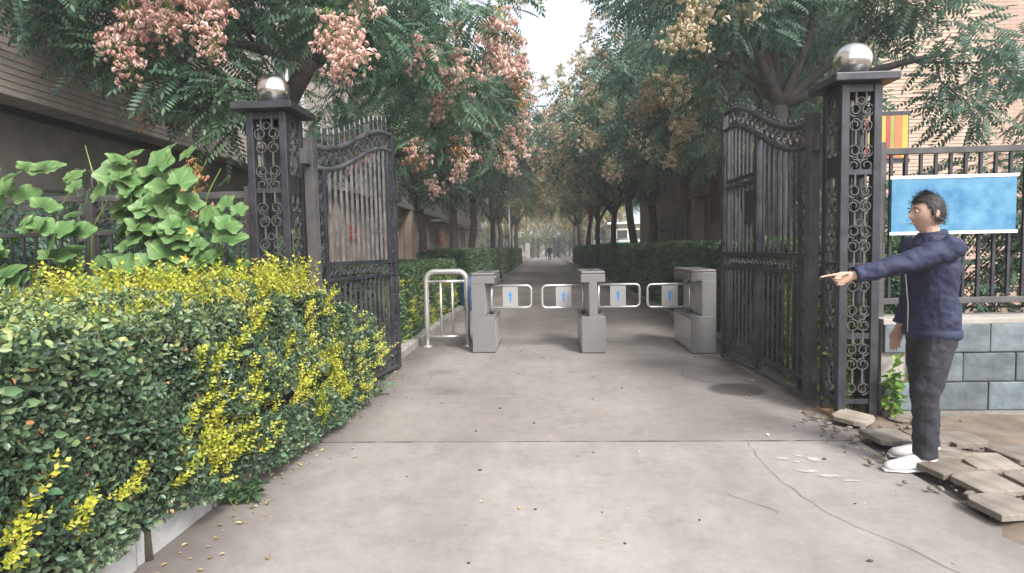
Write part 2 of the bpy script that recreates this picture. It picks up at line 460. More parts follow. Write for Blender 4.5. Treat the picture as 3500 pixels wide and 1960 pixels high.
def inst(name, me, parent, loc=(0, 0, 0), rot=(0, 0, 0), sc=(1, 1, 1)):
    o = D.objects.new(name, me)
    COL.objects.link(o)
    o.parent = parent
    o.location = loc; o.rotation_euler = rot
    o.scale = (sc, sc, sc) if isinstance(sc, (int, float)) else sc
    return o

def npmesh(name, V, Fq, mats, mi=None):
    """V n x 3, Fq m x k (all faces with k corners)"""
    me = D.meshes.new(name)
    V = np.ascontiguousarray(V, dtype=np.float32); Fq = np.ascontiguousarray(Fq, dtype=np.int32)
    m, k = Fq.shape
    me.vertices.add(len(V)); me.vertices.foreach_set('co', V.ravel())
    me.loops.add(m * k); me.loops.foreach_set('vertex_index', Fq.ravel())
    me.polygons.add(m); me.polygons.foreach_set('loop_start', np.arange(0, m * k, k, dtype=np.int32))
    for q in (mats if isinstance(mats, (list, tuple)) else [mats]):
        me.materials.append(q)
    if mi is not None:
        me.polygons.foreach_set('material_index', np.ascontiguousarray(mi, dtype=np.int32))
    me.update(calc_edges=True)
    return me

NR = np.random.default_rng(11)
def norm(a):
    return a / np.maximum(np.linalg.norm(a, axis=-1, keepdims=True), 1e-9)

def scatter(T, F, pos, fwd, up, size):
    """copies of template T (k x 3: x across, y along, z up) with faces F at pos, along fwd"""
    f = norm(fwd)
    x = norm(np.cross(f, up)); z = np.cross(x, f)
    B = np.stack([x, f, z], axis=1)                     # n x 3 x 3
    V = np.einsum('kj,nji->nki', T, B) * size[:, None, None] + pos[:, None, :]
    n, k = len(pos), len(T)
    FF = (F[None] + (np.arange(n) * k)[:, None, None]).reshape(-1, F.shape[1])
    return V.reshape(-1, 3), FF

def join(parts):
    Vs, Fs, k = [], [], 0
    for V, F in parts:
        Vs.append(V); Fs.append(F + k); k += len(V)
    return np.concatenate(Vs), np.concatenate(Fs)

# ------------------------------------------------------------------ ground, road, kerbs
box('ground', -220, 220, -60, 420, -0.6, -0.05, m_soil)['kind'] = 'structure'
road = thing('road', None, None, kind='structure')
MB().box(-1.95, 2.62, -14, 110, -0.045, -0.012).build('road_bed', m_joint, road)
ys = [-13, -8.5, -4.0, 0.2, 4.2, 9.12] + [9.12 + 4.9 * i for i in range(1, 21)]
for i, (a, b) in enumerate(zip(ys[:-1], ys[1:])):
    mb = MB()
    xr = 2.20 if b < 5 else 2.50
    nx = 8
    # slightly ragged front and back edges and an almost flat top
    top = [(-1.90 + (xr + 1.90) * k / nx, a + 0.009 + rnd.uniform(-.003, .004), 0.0) for k in range(nx + 1)]
    bot = [(-1.90 + (xr + 1.90) * k / nx, b - 0.009 + rnd.uniform(-.004, .003), 0.0) for k in range(nx + 1)]
    v = top + bot + [(p[0], p[1], -0.04) for p in top] + [(p[0], p[1], -0.04) for p in bot]
    q = nx + 1
    f = [(k, k + 1, q + k + 1, q + k) for k in range(nx)]
    f += [(k, 2 * q + k, 2 * q + k + 1, k + 1) for k in range(nx)]
    f += [(q + k, q + k + 1, 3 * q + k + 1, 3 * q + k) for k in range(nx)]
    f += [(0, q, 3 * q, 2 * q), (q - 1, 3 * q - 1, 4 * q - 1, 2 * q - 1)]
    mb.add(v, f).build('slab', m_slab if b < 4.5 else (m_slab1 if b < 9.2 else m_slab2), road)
for y in ys[3:14]:
    xr = 2.18 if y < 5 else 2.48
    mb = MB(); k = 60; w = 0.0
    A = []; B = []
    for i in range(k + 1):
        w = w * .8 + rnd.uniform(-.003, .003)
        h_ = rnd.uniform(.002, .007)
        x = -1.86 + (xr + 1.86) * i / k
        A.append((x, y + w - h_, .003)); B.append((x, y + w + h_, .003))
    mb.add(A + B, [(i, i + 1, k + 2 + i, k + 1 + i) for i in range(k) if rnd.random() > .12]).build('joint_filler', m_filler, road)
# the open crack across the front slab and a few hair cracks: thin strips of dirt
def strip(name, pts, w, m, parent, z=0.004):
    mb = MB()
    L = []; Q = []
    for i, p in enumerate(pts):
        a = Vector(pts[max(i - 1, 0)]); b = Vector(pts[min(i + 1, len(pts) - 1)])
        d = (b - a).normalized(); nrm = Vector((-d.y, d.x))
        ww = w * rnd.uniform(.5, 1.3)
        L.append((p[0] + nrm.x * ww, p[1] + nrm.y * ww, z)); Q.append((p[0] - nrm.x * ww, p[1] - nrm.y * ww, z))
    n = len(pts)
    mb.add(L + Q, [(i, i + 1, n + i + 1, n + i) for i in range(n - 1)])
    return mb.build(name, m, parent)
def wig(a, b, n, amp):
    return [(a[0] + (b[0] - a[0]) * i / n + rnd.uniform(-amp, amp), a[1] + (b[1] - a[1]) * i / n + rnd.uniform(-amp, amp)) for i in range(n + 1)]
strip('crack', wig((1.42, 4.157), (1.375, 3.668), 6, .012)[:-1] + wig((1.375, 3.668), (1.40, 3.30), 5, .012)[:-1] + wig((1.40, 3.30), (1.45, 3.05), 4, .01)[:-1] + wig((1.45, 3.05), (1.75, 2.45), 8, .012), 0.0015, m_joint, road)
strip('crack', wig((1.45, 6.4), (2.2, 5.2), 9, .02), 0.003, m_joint, road)
strip('crack', wig((1.22, 3.05), (1.0, 3.3), 5, .01), 0.0018, m_joint, road)
for (x, y, rx, ry) in ((1.541, 3.841, .04, .03), (1.66, 3.89, .035, .02), (1.726, 3.83, .06, .045), (1.60, 3.62, .075, .03), (1.70, 3.55, .06, .03), (1.60, 3.78, .03, .02), (1.78, 3.47, .06, .015)):
    n = 14
    mb = MB()
    P = [(x + rx * math.cos(2 * PI * k / n) * rnd.uniform(.5, 1.2), y + ry * math.sin(2 * PI * k / n) * rnd.uniform(.5, 1.2), .004) for k in range(n)]
    mb.add([(x, y, .004)] + P, [(0, 1 + k, 1 + (k + 1) % n) for k in range(n)]).build('paint_splash', m_palechip, road)

def kerb(label_name, x0, x1, y0, y1, h, step, m, upto):
    k = thing(label_name, None, None, kind='structure')
    y = y0
    while y < min(y1, upto):
        e = min(y + step, y1)
        dx = rnd.uniform(-.012, .012); dz = rnd.uniform(-.012, .012)
        box('kerb_stone', x0 + dx, x1 + dx, y + .006, e - .006, -.05, h + dz, m, k, bev=0.012)
        y = e
    if y < y1:
        box('kerb_run', x0, x1, y, y1, -.05, h, m, k)
    return k
kerb('left_kerb', -2.02, -1.86, 7.0, 62, 0.10, 0.75, m_kerb, 30)
kerb('right_kerb', 2.47, 2.62, 7.4, 62, 0.10, 0.75, m_kerb, 30)
kerb('hedge_kerb', -2.00, -1.845, 0.0, 4.8, 0.135, 0.62, m_kerb2, 30)
# dug-up strip at the right-hand edge: bare soil and lifted paving tiles
V = []; n = 26
mb = MB()
for j in range(n + 1):
    for i in range(n + 1):
        x = 2.12 + 3.4 * i / n; y = -2 + 6.95 * j / n
        z = -0.02 + 0.03 * math.sin(5 * x + 2 * y) * math.sin(4.1 * y) + 0.035 * min(1, (x - 2.12) * 3) + rnd.uniform(-.008, .008)
        V.append((x + rnd.uniform(-.04, .04), y + rnd.uniform(-.04, .04), z))
mb.add(V, [(j * (n + 1) + i, j * (n + 1) + i + 1, (j + 1) * (n + 1) + i + 1, (j + 1) * (n + 1) + i) for j in range(n) for i in range(n)])
mb.build('bare_soil', m_soil, None, True)['kind'] = 'structure'
pv = thing('side_pavement', None, None, kind='structure')
for (x, y, a, t) in ((2.36, 4.12, .10, .03), (2.62, 4.10, -.06, .01), (2.47, 3.84, .15, .06), (2.52, 3.78, -.1, -.05), (2.80, 4.05, .05, .02), (2.36, 3.55, .2, .02), (2.66, 3.62, -.1, .04), (2.95, 3.75, .1, 0), (2.42, 3.3, .1, .03), (2.72, 3.32, 0, .02), (2.36, 4.58, .7, .06), (3.0, 3.4, 0, .02), (2.3, 3.02, .12, 0), (2.6, 3.0, .02, .02), (2.9, 3.0, -.05, .02)):
    pl = []
    for cx_, cy_ in ((-1, -1), (1, -1), (1, 1), (-1, 1)):
        if rnd.random() < .45:                      # a knocked-off corner
            q, r_ = rnd.uniform(.02, .07), rnd.uniform(.02, .07)
            e = [(cx_ * (.125 - q), cy_ * .125), (cx_ * (.125 - q * .4), cy_ * (.125 - r_ * .4)), (cx_ * .125, cy_ * (.125 - r_))]
            pl += e if cx_ * cy_ < 0 else e[::-1]
        else:
            pl.append((cx_ * .125, cy_ * .125))
    pl = [(a_ + rnd.uniform(-.004, .004), b_ + rnd.uniform(-.004, .004)) for a_, b_ in pl]
    n_p = len(pl)
    tb = MB(); tb.add([(a_, b_, 0) for a_, b_ in pl] + [(a_, b_, .035) for a_, b_ in pl], [tuple(range(n_p))[::-1], tuple(range(n_p, 2 * n_p))] + [(k, (k + 1) % n_p, n_p + (k + 1) % n_p, n_p + k) for k in range(n_p)])
    o = tb.build('paving_tile', m_tile, pv, bev=0.004)
    o.location = (x, y, .035); o.rotation_euler = (t, -t * .7, a)

# ------------------------------------------------------------------ buildings
def courses(parent, me, x, y, zs, name='tile_course'):
    for z in zs:
        inst(name, me, parent, (x, y, z))

def window(parent, x, y0, y1, z0, z1, face, nx=2, nz=2, grille=False, mfr=None):
    """a framed window in a wall of normal +-X (face = +1 / -1)"""
    mfr = mfr or m_frame
    mb = MB()
    d0, d1 = sorted((x - face * .03, x + face * .05))
    t = .07
    mb.box(d0, d1, y0, y0 + t, z0, z1).box(d0, d1, y1 - t, y1, z0, z1).box(d0, d1, y0 + t, y1 - t, z0, z0 + t).box(d0, d1, y0 + t, y1 - t, z1 - t, z1)
    for i in range(1, nx):
        yy = y0 + (y1 - y0) * i / nx
        mb.box(d0 + .01, d1 - .01, yy - .025, yy + .025, z0 + t, z1 - t)
    if nz > 1:
        zz = z0 + (z1 - z0) * .68
        segs = [y0 + t] + [y0 + (y1 - y0) * i / nx for i in range(1, nx)] + [y1 - t]
        for i in range(len(segs) - 1):
            a = segs[i] + (.027 if i else 0); b = segs[i + 1] - (.027 if i < len(segs) - 2 else 0)
            mb.box(d0 + .012, d1 - .012, a, b, zz - .02, zz + .02)
    w = mb.build('window', mfr, parent)
    e0, e1 = sorted((x - face * .028, x - face * .012))
    box('pane', e0, e1, y0 + t * .8, y1 - t * .8, z0 + t * .8, z1 - t * .8, m_glass, w)
    s0, s1 = sorted((x - face * .02, x + face * .14))
    box('sill', s0, s1, y0 - .08, y1 + .08, z0 - .08, z0 - .003, m_ledge, w)
    if grille:
        g = MB()
        k = int((y1 - y0) / .16)
        for i in range(1, k):
            yy = y0 + (y1 - y0) * i / k
            g.box(x + face * .10 - .008, x + face * .10 + .008, yy - .008, yy + .008, z0, z1)
        for zz in (z0 + .03, (z0 + z1) / 2, z1 - .03):
            g.box(x + face * .085, x + face * .092, y0, y1, zz - .012, zz + .012)
        g.build('grille', m_frame, w)
    return w

# left building: upper storeys in grey-tan tile over a dark recessed ground floor
bl = thing('tiled_building', 'long grey-tan tiled building behind the trees left of the road', 'building', (-5.5, 3, 0))
XL = 0.0
def wall_with_holes(name, m, parent, x0, x1, y0, y1, z0, z1, holes, bev=0):
    """a wall slab between x0 and x1 with rectangular openings (ya, yb, za, zb)"""
    ysb = sorted({y0, y1, *[h[0] for h in holes], *[h[1] for h in holes]})
    zsb = sorted({z0, z1, *[h[2] for h in holes], *[h[3] for h in holes]})
    mb = MB()
    for a, b in zip(ysb[:-1], ysb[1:]):
        run = None
        for c, d in list(zip(zsb[:-1], zsb[1:])) + [(None, None)]:
            solid = c is not None and not any(h[0] <= a and b <= h[1] and h[2] <= c and d <= h[3] for h in holes)
            if solid:
                run = (run[0], d) if run else (c, d)
            elif run:
                mb.box(x0, x1, a, b, run[0], run[1]); run = None
    return mb.build(name, m, parent)
upw = [(y, y + 1.7, z, z + 1.6) for z in (4.05, 7.2, 10.3) for y in (9.2, 12.6, 16.0, 19.4, 22.8, 26.2, 30.2, 34.2, 38.2, 42.2, 46.2)]
wall_with_holes('upper_wall', m_wallL, bl, -.35, 0, -6, 50, 3.1, 13, upw)
for h in upw:
    window(bl, -.12, h[0], h[1], h[2], h[3], 1, 2, 2)
gw = [(18.8, 20.9, 0, 2.55), (26.3, 28.6, 1.0, 2.6), (33.2, 36.2, .95, 2.7), (37.5, 40, .95, 2.7)]
wall_with_holes('lower_wall', m_stone, bl, -.55, -.18, 13.0, 50, 0, 3.1 - .004, gw)
for h in gw[1:]:
    window(bl, -.3, h[0], h[1], h[2], h[3], 1, 3, 2, True)
box('ground_floor_wall', -.9, -.7, -6, 13.0, 0, 3.09, m_ledge, bl)
for i in range(4):
    window(bl, -.7, -2.6 + i * 3.6, -.8 + i * 3.6, 1.0, 2.6, 1, 2, 2, True)
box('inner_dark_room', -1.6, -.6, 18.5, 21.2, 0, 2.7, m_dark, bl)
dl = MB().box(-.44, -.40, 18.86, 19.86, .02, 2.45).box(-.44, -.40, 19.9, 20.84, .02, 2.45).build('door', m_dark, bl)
box('handle', -.40, -.36, 19.78, 19.82, .95, 1.25, m_tube, dl)
for y in (18.2, 20.95):
    box('door_column', -.16, .14, y, y + .5, 0, 3.09, m_stone, bl, bev=.01)
box('ledge', 0.016, .16, 13, 50, 3.1, 3.32, m_ledge, bl)
for a, b in ((25.9, 29), (32.9, 36.6), (37.2, 40.4)):
    box('awning', -.177, .5, a, b, 2.85, 2.95, m_ledge, bl)
box('roof', -8, .3, -6.2, 50.2, 13.003, 13.3, m_ledge, bl)
box('end_wall', -8, -.36, -6, -5.7, 0, 13, m_wallEnd, bl)
box('back_wall', -8, -7.7, -5.69, 50, 0, 13, m_wallL, bl)
mC = MB().box(0, .012, 0, 5.0, 0, .059).mesh('tile_course', m_courseL)
zz = [3.103 + .075 * i for i in range(37)]
for z in zz:
    inst('tile_course', mC, bl, (0.001, 1.2, z))
mC2 = MB().box(0, .012, 0, 1.66, 0, .059).mesh('tile_course_short', m_courseL)
for y in (6.3, 7.75):
    mm = MB().box(0, .012, 0, 1.44, 0, .059).mesh('tile_course_piece', m_courseL)
    for z in zz:
        inst('tile_course', mm, bl, (0.001, y, z))
for y in (10.93, 14.33, 17.73, 21.13):
    for z in zz:
        inst('tile_course', mC2, bl, (0.001, y, z))
mp = MB(); mp.tube([(.1, 44.4, 0), (.1, 44.4, 7.5)], .05, 8)
mp.build('drain_pipe', m_white, bl)
o = thing('wall_notice', 'small red notice board on the wall past the dark doorway', 'sign', (-5.66, 31.85, 1.72))
MB().box(0, .04, 0, 1.5, 0, .62).build('board', m_redsign, o, bev=.01)
mk = MB()
for k in range(3):
    y = .22 + k * .42
    mk.box(.041, .046, y, y + .26, .28, .32).box(.041, .046, y + .11, y + .15, .14, .275).box(.041, .046, y + .11, y + .15, .325, .48)
mk.build('lettering', m_white, o)

o = thing('wall_notice', 'narrow red notice seen on the wall through the left gate bars', 'sign', (-5.66, 17.0, 1.74))
MB().box(0, .035, 0, .66, 0, .44).build('board', m_redsign, o, bev=.008)
MB().box(.036, .041, .08, .58, .18, .22).box(.036, .041, .08, .42, .28, .32).build('lettering', m_white, o)

# right building
br = thing('brick_building', 'tan brick building with an entrance behind the hedge right of the road', 'building', (6.5, 12.85, 0))
upr = [(y, y + 1.7, z, z + 1.7) for z in (5.2, 8.4) for y in (2.0, 6.0, 14.6, 18.6, 22.4)]
lowr = [(3.6, 5.4, 1.0, 2.7), (7.0, 8.8, 1.0, 2.7), (11.4, 13.3, 0, 3.2), (17.6, 19.4, 1.0, 2.7), (21.2, 23.0, 1.0, 2.7)]
wall_with_holes('front_wall', m_wallR, br, 0, .35, 0, 26.9, 0, 11, upr + lowr)
for h in upr:
    window(br, .12, h[0], h[1], h[2], h[3], -1, 2, 2)
for i, h in enumerate(lowr):
    if i != 2: window(br, .12, h[0], h[1], h[2], h[3], -1, 2, 2, True)
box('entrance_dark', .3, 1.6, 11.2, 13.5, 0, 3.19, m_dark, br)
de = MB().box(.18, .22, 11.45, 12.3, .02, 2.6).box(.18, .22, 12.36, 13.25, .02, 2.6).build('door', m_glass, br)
box('door_frame', .16, .24, 12.305, 12.355, 0, 3.18, m_dark, de)
for y in (10.7, 13.5):
    box('column', -.55, -.15, y, y + .45, 0, 3.25, m_stone, br, bev=.02)
box('canopy', -.62, -.003, 10.4, 14.2, 3.25, 3.36, m_ochre, br)
box('canopy_sign', -.60, -.5, 10.42, 12.1, 3.37, 4.15, m_ochre, br, bev=.01)
box('canopy_sign', -.60, -.5, 12.9, 14.2, 3.37, 4.25, m_ochre, br, bev=.01)
box('sign_panel', -.56, -.52, 12.12, 12.88, 3.37, 4.0, m_dark, br)
box('red_banner', -.06, -.03, 9.2, 10.2, 2.2, 4.9, m_darkred, br)
box('end_wall', .36, 9, 0, .3, 0, 11, m_wallEnd, br)
box('roof', -.3, 9.2, -.2, 27.1, 11.003, 11.3, m_ledge, br)
box('far_end_wall', .36, 9, 26.6, 26.9, 0, 11, m_wallEnd, br)
box('back_wall', 8.7, 9, .31, 26.59, 0, 11, m_wallR, br)
mC = MB().box(-.012, 0, 0, 1.98, 0, .059).mesh('tile_course', m_courseR)
for i in range(60):
    inst('tile_course', mC, br, (-.001, .01, 2.9 + .075 * i))
mC = MB().box(0, 2.5, -.012, 0, 0, .059).mesh('tile_course', m_courseR)
for i in range(90):
    inst('tile_course', mC, br, (0.0, -.001, 1.0 + .075 * i))
# air-conditioner on the wall
ac = thing('air_conditioner', 'grey air conditioner box on a bracket on the tan brick wall', 'air conditioner', (6.1, 30.2, 2.2))
MB().box(0, .34, 0, .85, 0, .6).build('casing', m_ledge, ac, bev=.02)
MB().tube([(-.012, .3 + .2 * math.cos(2 * PI * k / 20), .3 + .2 * math.sin(2 * PI * k / 20)) for k in range(20)], .012, 6, True).build('fan_ring', m_dark, ac)
MB().box(.0, .395, .1, .14, -.05, -.003).box(.0, .395, .7, .74, -.05, -.003).build('bracket', m_dark, ac)

# low building and wire fence at the far right, and the far gate
fb = thing('kiosk', 'low cream kiosk with a teal lower wall beyond the wire fence', 'building', (6.6, 58, 0))
box('wall', 0, 6, 0, 4, 1.9, 3.6, m_cream, fb)
box('lower_wall', .05, 5.95, -.05, 4, 0, 1.89, m_teal, fb)
box('roof', -.3, 6.3, -.4, 4.3, 3.61, 3.8, m_white, fb)
for x in (.6, 2.4, 4.2):
    w = box('window', x, x + 1.1, -.06, -.003, 2.15, 3.1, m_frame, fb)
    box('pane', x + .08, x + 1.02, -.075, -.063, 2.23, 3.02, m_glass, w)
wf = thing('wire_fence', 'tall green wire fence with posts beyond the right building', 'fence', (3.6, 46, 0))
for i in range(9):
    MB().cyl((i * 1.1, 0), .03, 0, 3.0, 8).build('post', m_green, wf)
mw = MB()
for i in range(64):
    x = i * .14
    mw.box(x - .006, x + .006, -.006, .006, .1, 2.9)
for z in (.1, 1.0, 2.0, 2.9):
    mw.box(0, 8.8, .007, .02, z - .02, z + .02)
ow = mw.build('wire', m_green, wf)
fg = thing('far_gate', 'dark gate posts and open iron gate at the far end of the road', 'gate', (0, 88, 0))
for x in (-1.4, -.7, 1.7, 2.5):
    box('post', x - .16, x + .16, -.16, .16, 0, 3.0, m_iron, fg)
mb = MB()
for k in range(12):
    mb.box(1.9 + k * .045, 1.915 + k * .045, -.02, .02, .1, 2.5)
mb.build('leaf', m_iron, fg)
o = thing('standing_panel', 'pale standing panel beside the far gate', 'panel', (-1.9, 75, 0))
MB().box(-.3, .3, -.05, .05, .2, 2.1).build('board', m_ledge, o)
MB().box(-.3, -.25, -.04, .04, 0, .2).box(.25, .3, -.04, .04, 0, .2).build('foot', m_iron, o)
for (x, y, h, lab) in ((-2.55, 46, 5.2, 'slim white painted pole standing among the trunks left of the road'),):
    o = thing('pole', lab, 'pole', (x, y, 0))
    MB().cyl((0, 0), .06, 0, h, 10).build('shaft', m_white, o, True)
    MB().cyl((0, 0), .11, h, h + .12, 10).build('cap', m_white, o, True)
for (x, y, h, lab) in ((2.95, 37.0, 4.6, 'slim dark red pole rising from the right hedge'),):
    o = thing('pole', lab, 'pole', (x, y, 0))
    MB().cyl((0, 0), .07, 0, h, 10).build('shaft', m_darkred, o, True)
    MB().cyl((0, 0), .10, h, h + .1, 10).build('cap', m_darkred, o, True)

# ------------------------------------------------------------------ trees
# a rain-tree leaf: a drooping stalk with pairs of pointed leaflets, each folded along its midrib
def frond_template(pairs=8, L=0.42, ll=0.105, lw=0.040):
    T = []; F = []
    def leaflet(p, d, l, w):
        d = norm(np.array(d)); s = norm(np.cross(d, [0, 0, 1.0]))
        k = len(T)
        T.extend([p, p + d * l * .45 + s * w - np.array([0, 0, .012]), p + d * l - np.array([0, 0, .03]), p + d * l * .45 - s * w - np.array([0, 0, .012])])
        F.append((k, k + 1, k + 2)); F.append((k, k + 2, k + 3))
    for i in range(pairs):
        t = (i + .7) / pairs
        p = np.array([0, L * t, -0.20 * L * t * t])
        s = ll * (1.1 - .35 * abs(t - .5) * 2)
        for sd in (-1, 1):
            leaflet(p, [sd * 1.0, .55, -.30], s, lw * .5 * s / ll * 1.1)
    leaflet(np.array([0, L, -.20 * L]), [0, 1, -.45], ll, lw * .55)
    return np.array(T), np.array(F)
FT, FF_ = frond_template()
FT2, FF2 = frond_template(5, 0.46, 0.16, 0.068)

def crown(name, clumps, mat, seed, per=1.0, far=False, size=(.62, .98)):
    """leaves gathered in boughs: clumps = (x, y, z, radius, fronds)"""
    g = np.random.default_rng(seed)
    P = []; Dv = []
    for (x, y, z, r, n) in clumps:
        n = max(4, int(n * per))
        d = norm(g.normal(size=(n, 3)))
        rad = r * g.random((n, 1)) ** .45
        P.append(np.array([x, y, z]) + d * rad * np.array([1, 1, .62]))
        f = d * np.array([1, 1, .35]) + g.normal(size=(n, 3)) * .35
        f[:, 2] -= .25
        Dv.append(f)
    P = np.concatenate(P); Dv = np.concatenate(Dv)
    up = np.tile([0, 0, 1.0], (len(P), 1)) + g.normal(size=(len(P), 3)) * .35
    s = g.uniform(size[0], size[1], len(P))
    V, F = scatter(*( (FT2, FF2) if far else (FT, FF_)), P, Dv, up, s)
    return npmesh(name, V, F, mat)

def clump_field(seed, n, c, rad, r=(.4, .7), dens=60, zcut=-.75, top=.4):
    g = random.Random(seed)
    out = []
    while len(out) < n:
        d = Vector((g.gauss(0, 1), g.gauss(0, 1), g.gauss(0, 1))).normalized() * (g.random() ** .33)
        if d.z < zcut or (d.z > .35 and g.random() > top): continue
        q = g.uniform(*r)
        out.append((c[0] + d.x * rad[0], c[1] + d.y * rad[1], c[2] + d.z * rad[2], q, int(dens * (q / .55) ** 2)))
    return out

def limbs(mb_list, fork, ends, r0, seed):
    """curved limbs from the fork to each end; returns sample points along them"""
    g = random.Random(seed)
    samples = []
    for e in ends:
        a = Vector(fork); b = Vector(e)
        mid = a.lerp(b, .5) + Vector((g.uniform(-.25, .25), g.uniform(-.25, .25), g.uniform(.05, .35)))
        pts = []
        for k in range(9):
            t = k / 8
            pts.append(a * (1 - t) ** 2 + mid * 2 * t * (1 - t) + b * t * t)
        mb = MB(); mb.tube(pts, [r0 * (1 - .78 * k / 8) for k in range(9)], 7)
        mb_list.append(mb)
        samples += [(p, r0 * (1 - .78 * k / 8)) for k, p in enumerate(pts) if k > 2]
    return samples

def twigs(mb, samples, clumps, seed):
    g = random.Random(seed)
    for c in clumps:
        p = Vector(c[:3])
        s, rr = min(samples, key=lambda q: (q[0] - p).length + (0 if q[0].z < p.z + .2 else 1.0))
        m = s.lerp(p, .5) + Vector((g.uniform(-.15, .15), g.uniform(-.15, .15), g.uniform(-.05, .18)))
        r1 = min(rr * .55, .03)
        mb.tube([s, m, p], [r1, r1 * .7, r1 * .35], 5)

# seed panicle: papery three-sided pods hanging on thin stalks
def panicle(name, seed, n, rad, mat, pod=.05):
    g = np.random.default_rng(seed)
    a = g.uniform(0, 2 * PI, n); t = g.random(n)
    r = rad * np.sqrt(g.random(n)) * (1 - .55 * t) * 1.1
    P = np.stack([r * np.cos(a), r * np.sin(a), -.1 - (1 - t) * rad * .4 + t * rad * 1.5 - rad * .4 + g.normal(size=n) * rad * .15], 1)
    T = [[0, 0, 0]]; F = []
    for q in range(3):
        a = 2 * PI * q / 3
        for b_, r_, h_ in ((a - .62, .44, .55), (a, .66, .70), (a + .62, .44, .55)):
            T.append([r_ * math.cos(b_), r_ * math.sin(b_), h_])
        T.append([.22 * math.cos(a), .22 * math.sin(a), 1.35])
        k = 1 + q * 4
        F += [[0, k, k + 1], [0, k + 1, k + 2], [k, k + 3, k + 1], [k + 1, k + 3, k + 2]]
    T = np.array(T); F = np.array(F)
    f = norm(g.normal(size=(n, 3)))
    up = np.tile([0, 0, -1.0], (n, 1)) + g.normal(size=(n, 3)) * .5
    V, Fq = scatter(T, F, P, f, up, g.uniform(.6, 1.3, n) * pod)
    # the branching stalks of the panicle
    A = np.stack([np.zeros(n), np.zeros(n), P[:, 2] + .06], 1)
    w = np.array([.003, .003, 0])
    SV = np.stack([A - w, A + w, P], 1).reshape(-1, 3)
    SFq = np.arange(n * 3).reshape(-1, 3)
    m0 = len(Fq)
    V, Fq = join([(V, Fq), (SV, SFq)])
    mi = np.zeros(len(Fq), dtype=np.int32); mi[m0:] = 1
    return npmesh(name, V, Fq, [mat, m_weed], mi)
POD = {'pink': [panicle('seed_cluster', 20 + i, 74, .19, m_pod_pink, .046) for i in range(3)],
       'tan': [panicle('seed_cluster', 30 + i, 62, .17, m_pod_tan, .046) for i in range(3)],
       'rust': [panicle('seed_cluster', 40 + i, 30, .14, m_pod_rust, .042) for i in range(2)]}

def tree(label, base, trunk_pts, trunk_r, ends, clumps, leaf, seed, pods, bark=None, group=None, crown_me=None, wood=None, per=1.0, extra=(), rz=0.0):
    """trunk_pts and the rest are in the tree's own coordinates; pods = (kind, count)"""
    t = thing('rain_tree', label, 'tree', base, rz, group)
    bark = bark or m_bark
    if wood is None:
        L = []
        sm = limbs(L, trunk_pts[-1], ends, trunk_r[-1] * .78, seed)
        tw = MB(); tw.tube(trunk_pts, trunk_r, 10)
        twigs_mb = MB(); twigs(twigs_mb, sm, clumps, seed)
        wood = (tw.mesh('trunk', bark, True), [m.mesh('limb', bark, True) for m in L], twigs_mb.mesh('twigs', bark, True))
        crown_me = crown('crown', clumps, leaf, seed, per)
    inst('trunk', wood[0], t)
    for m in wood[1]: inst('limb', m, t)
    inst('twigs', wood[2], t)['kind'] = 'stuff'
    inst('crown', crown_me, t)
    g = random.Random(seed + 99)
    for kind, n in pods:
        ce = Vector((sum(q[0] for q in clumps) / len(clumps), sum(q[1] for q in clumps) / len(clumps), sum(q[2] for q in clumps) / len(clumps)))
        # pods ripen on the open side of the crown: towards the road and the forecourt
        lit = Vector((-1.0 if base[0] > 0 else 1.0, -1.0, 0)); lit.rotate(Matrix.Rotation(-rz, 3, 'Z'))
        cs = sorted(clumps, key=lambda c: -((Vector(c[:3]) - ce).dot(lit) + g.uniform(-.8, .8) - .25 * (c[2] - ce.z)))[:n]
        for c in cs:
            d = (Vector(c[:3]) - ce); d.z *= .5; d = d.normalized()
            p = Vector(c[:3]) + d * c[3] * 1.0 + Vector((0, 0, g.uniform(-.1, .35)))
            inst('seed_cluster', g.choice(POD[kind]), t, p, (g.uniform(-.4, .4), g.uniform(-.4, .4), g.uniform(0, 6)), g.uniform(1.0, 1.8))
    for kind, p, s in extra:
        inst('seed_cluster', g.choice(POD[kind]), t, p, (g.uniform(-.5, .5), g.uniform(-.5, .5), g.uniform(0, 6)), s)
    return t, clumps, wood, crown_me

# the near left tree, leaning towards the road behind the left gate pillar
bx, by = -3.75, 8.2
cl = clump_field(1, 50, (0.1, -1.2, 4.75), (2.0, 2.4, 1.25), (.42, .7), 48, -.7)
cl = [c for c in cl if not (.0 < c[0] < 1.3 and c[2] < 4.5)]        # the leaning trunk stands free here
cl += [(x - bx, y - by, z, r, int(n * .9)) for x, y, z, r, n in (
    (-4.3, 5.9, 3.5, .42, 50), (-3.75, 6.0, 3.2, .42, 50), (-3.35, 6.0, 3.0, .46, 65), (-3.15, 6.1, 3.1, .36, 44), (-3.6, 6.2, 3.5, .55, 75), (-3.05, 6.3, 4.05, .38, 40),
    (-4.2, 6.2, 3.75, .55, 70), (-3.1, 5.9, 2.75, .3, 24), (-2.3, 6.4, 3.95, .5, 60), (-1.8, 6.6, 3.75, .5, 60), (-1.4, 6.9, 3.6, .5, 60), (-1.0, 7.2, 4.1, .55, 65), (-1.7, 7.4, 4.5, .6, 70), (-1.2, 7.6, 3.4, .45, 50),
    (-4.9, 6.0, 3.9, .55, 60), (-5.0, 6.4, 4.0, .55, 60), (-4.7, 5.4, 4.0, .5, 55), (-.6, 7.8, 4.7, .55, 60), (-1.5, 8.6, 3.2, .5, 55), (-1.1, 9.2, 3.7, .55, 60), (-2.0, 8.5, 3.75, .5, 45))]
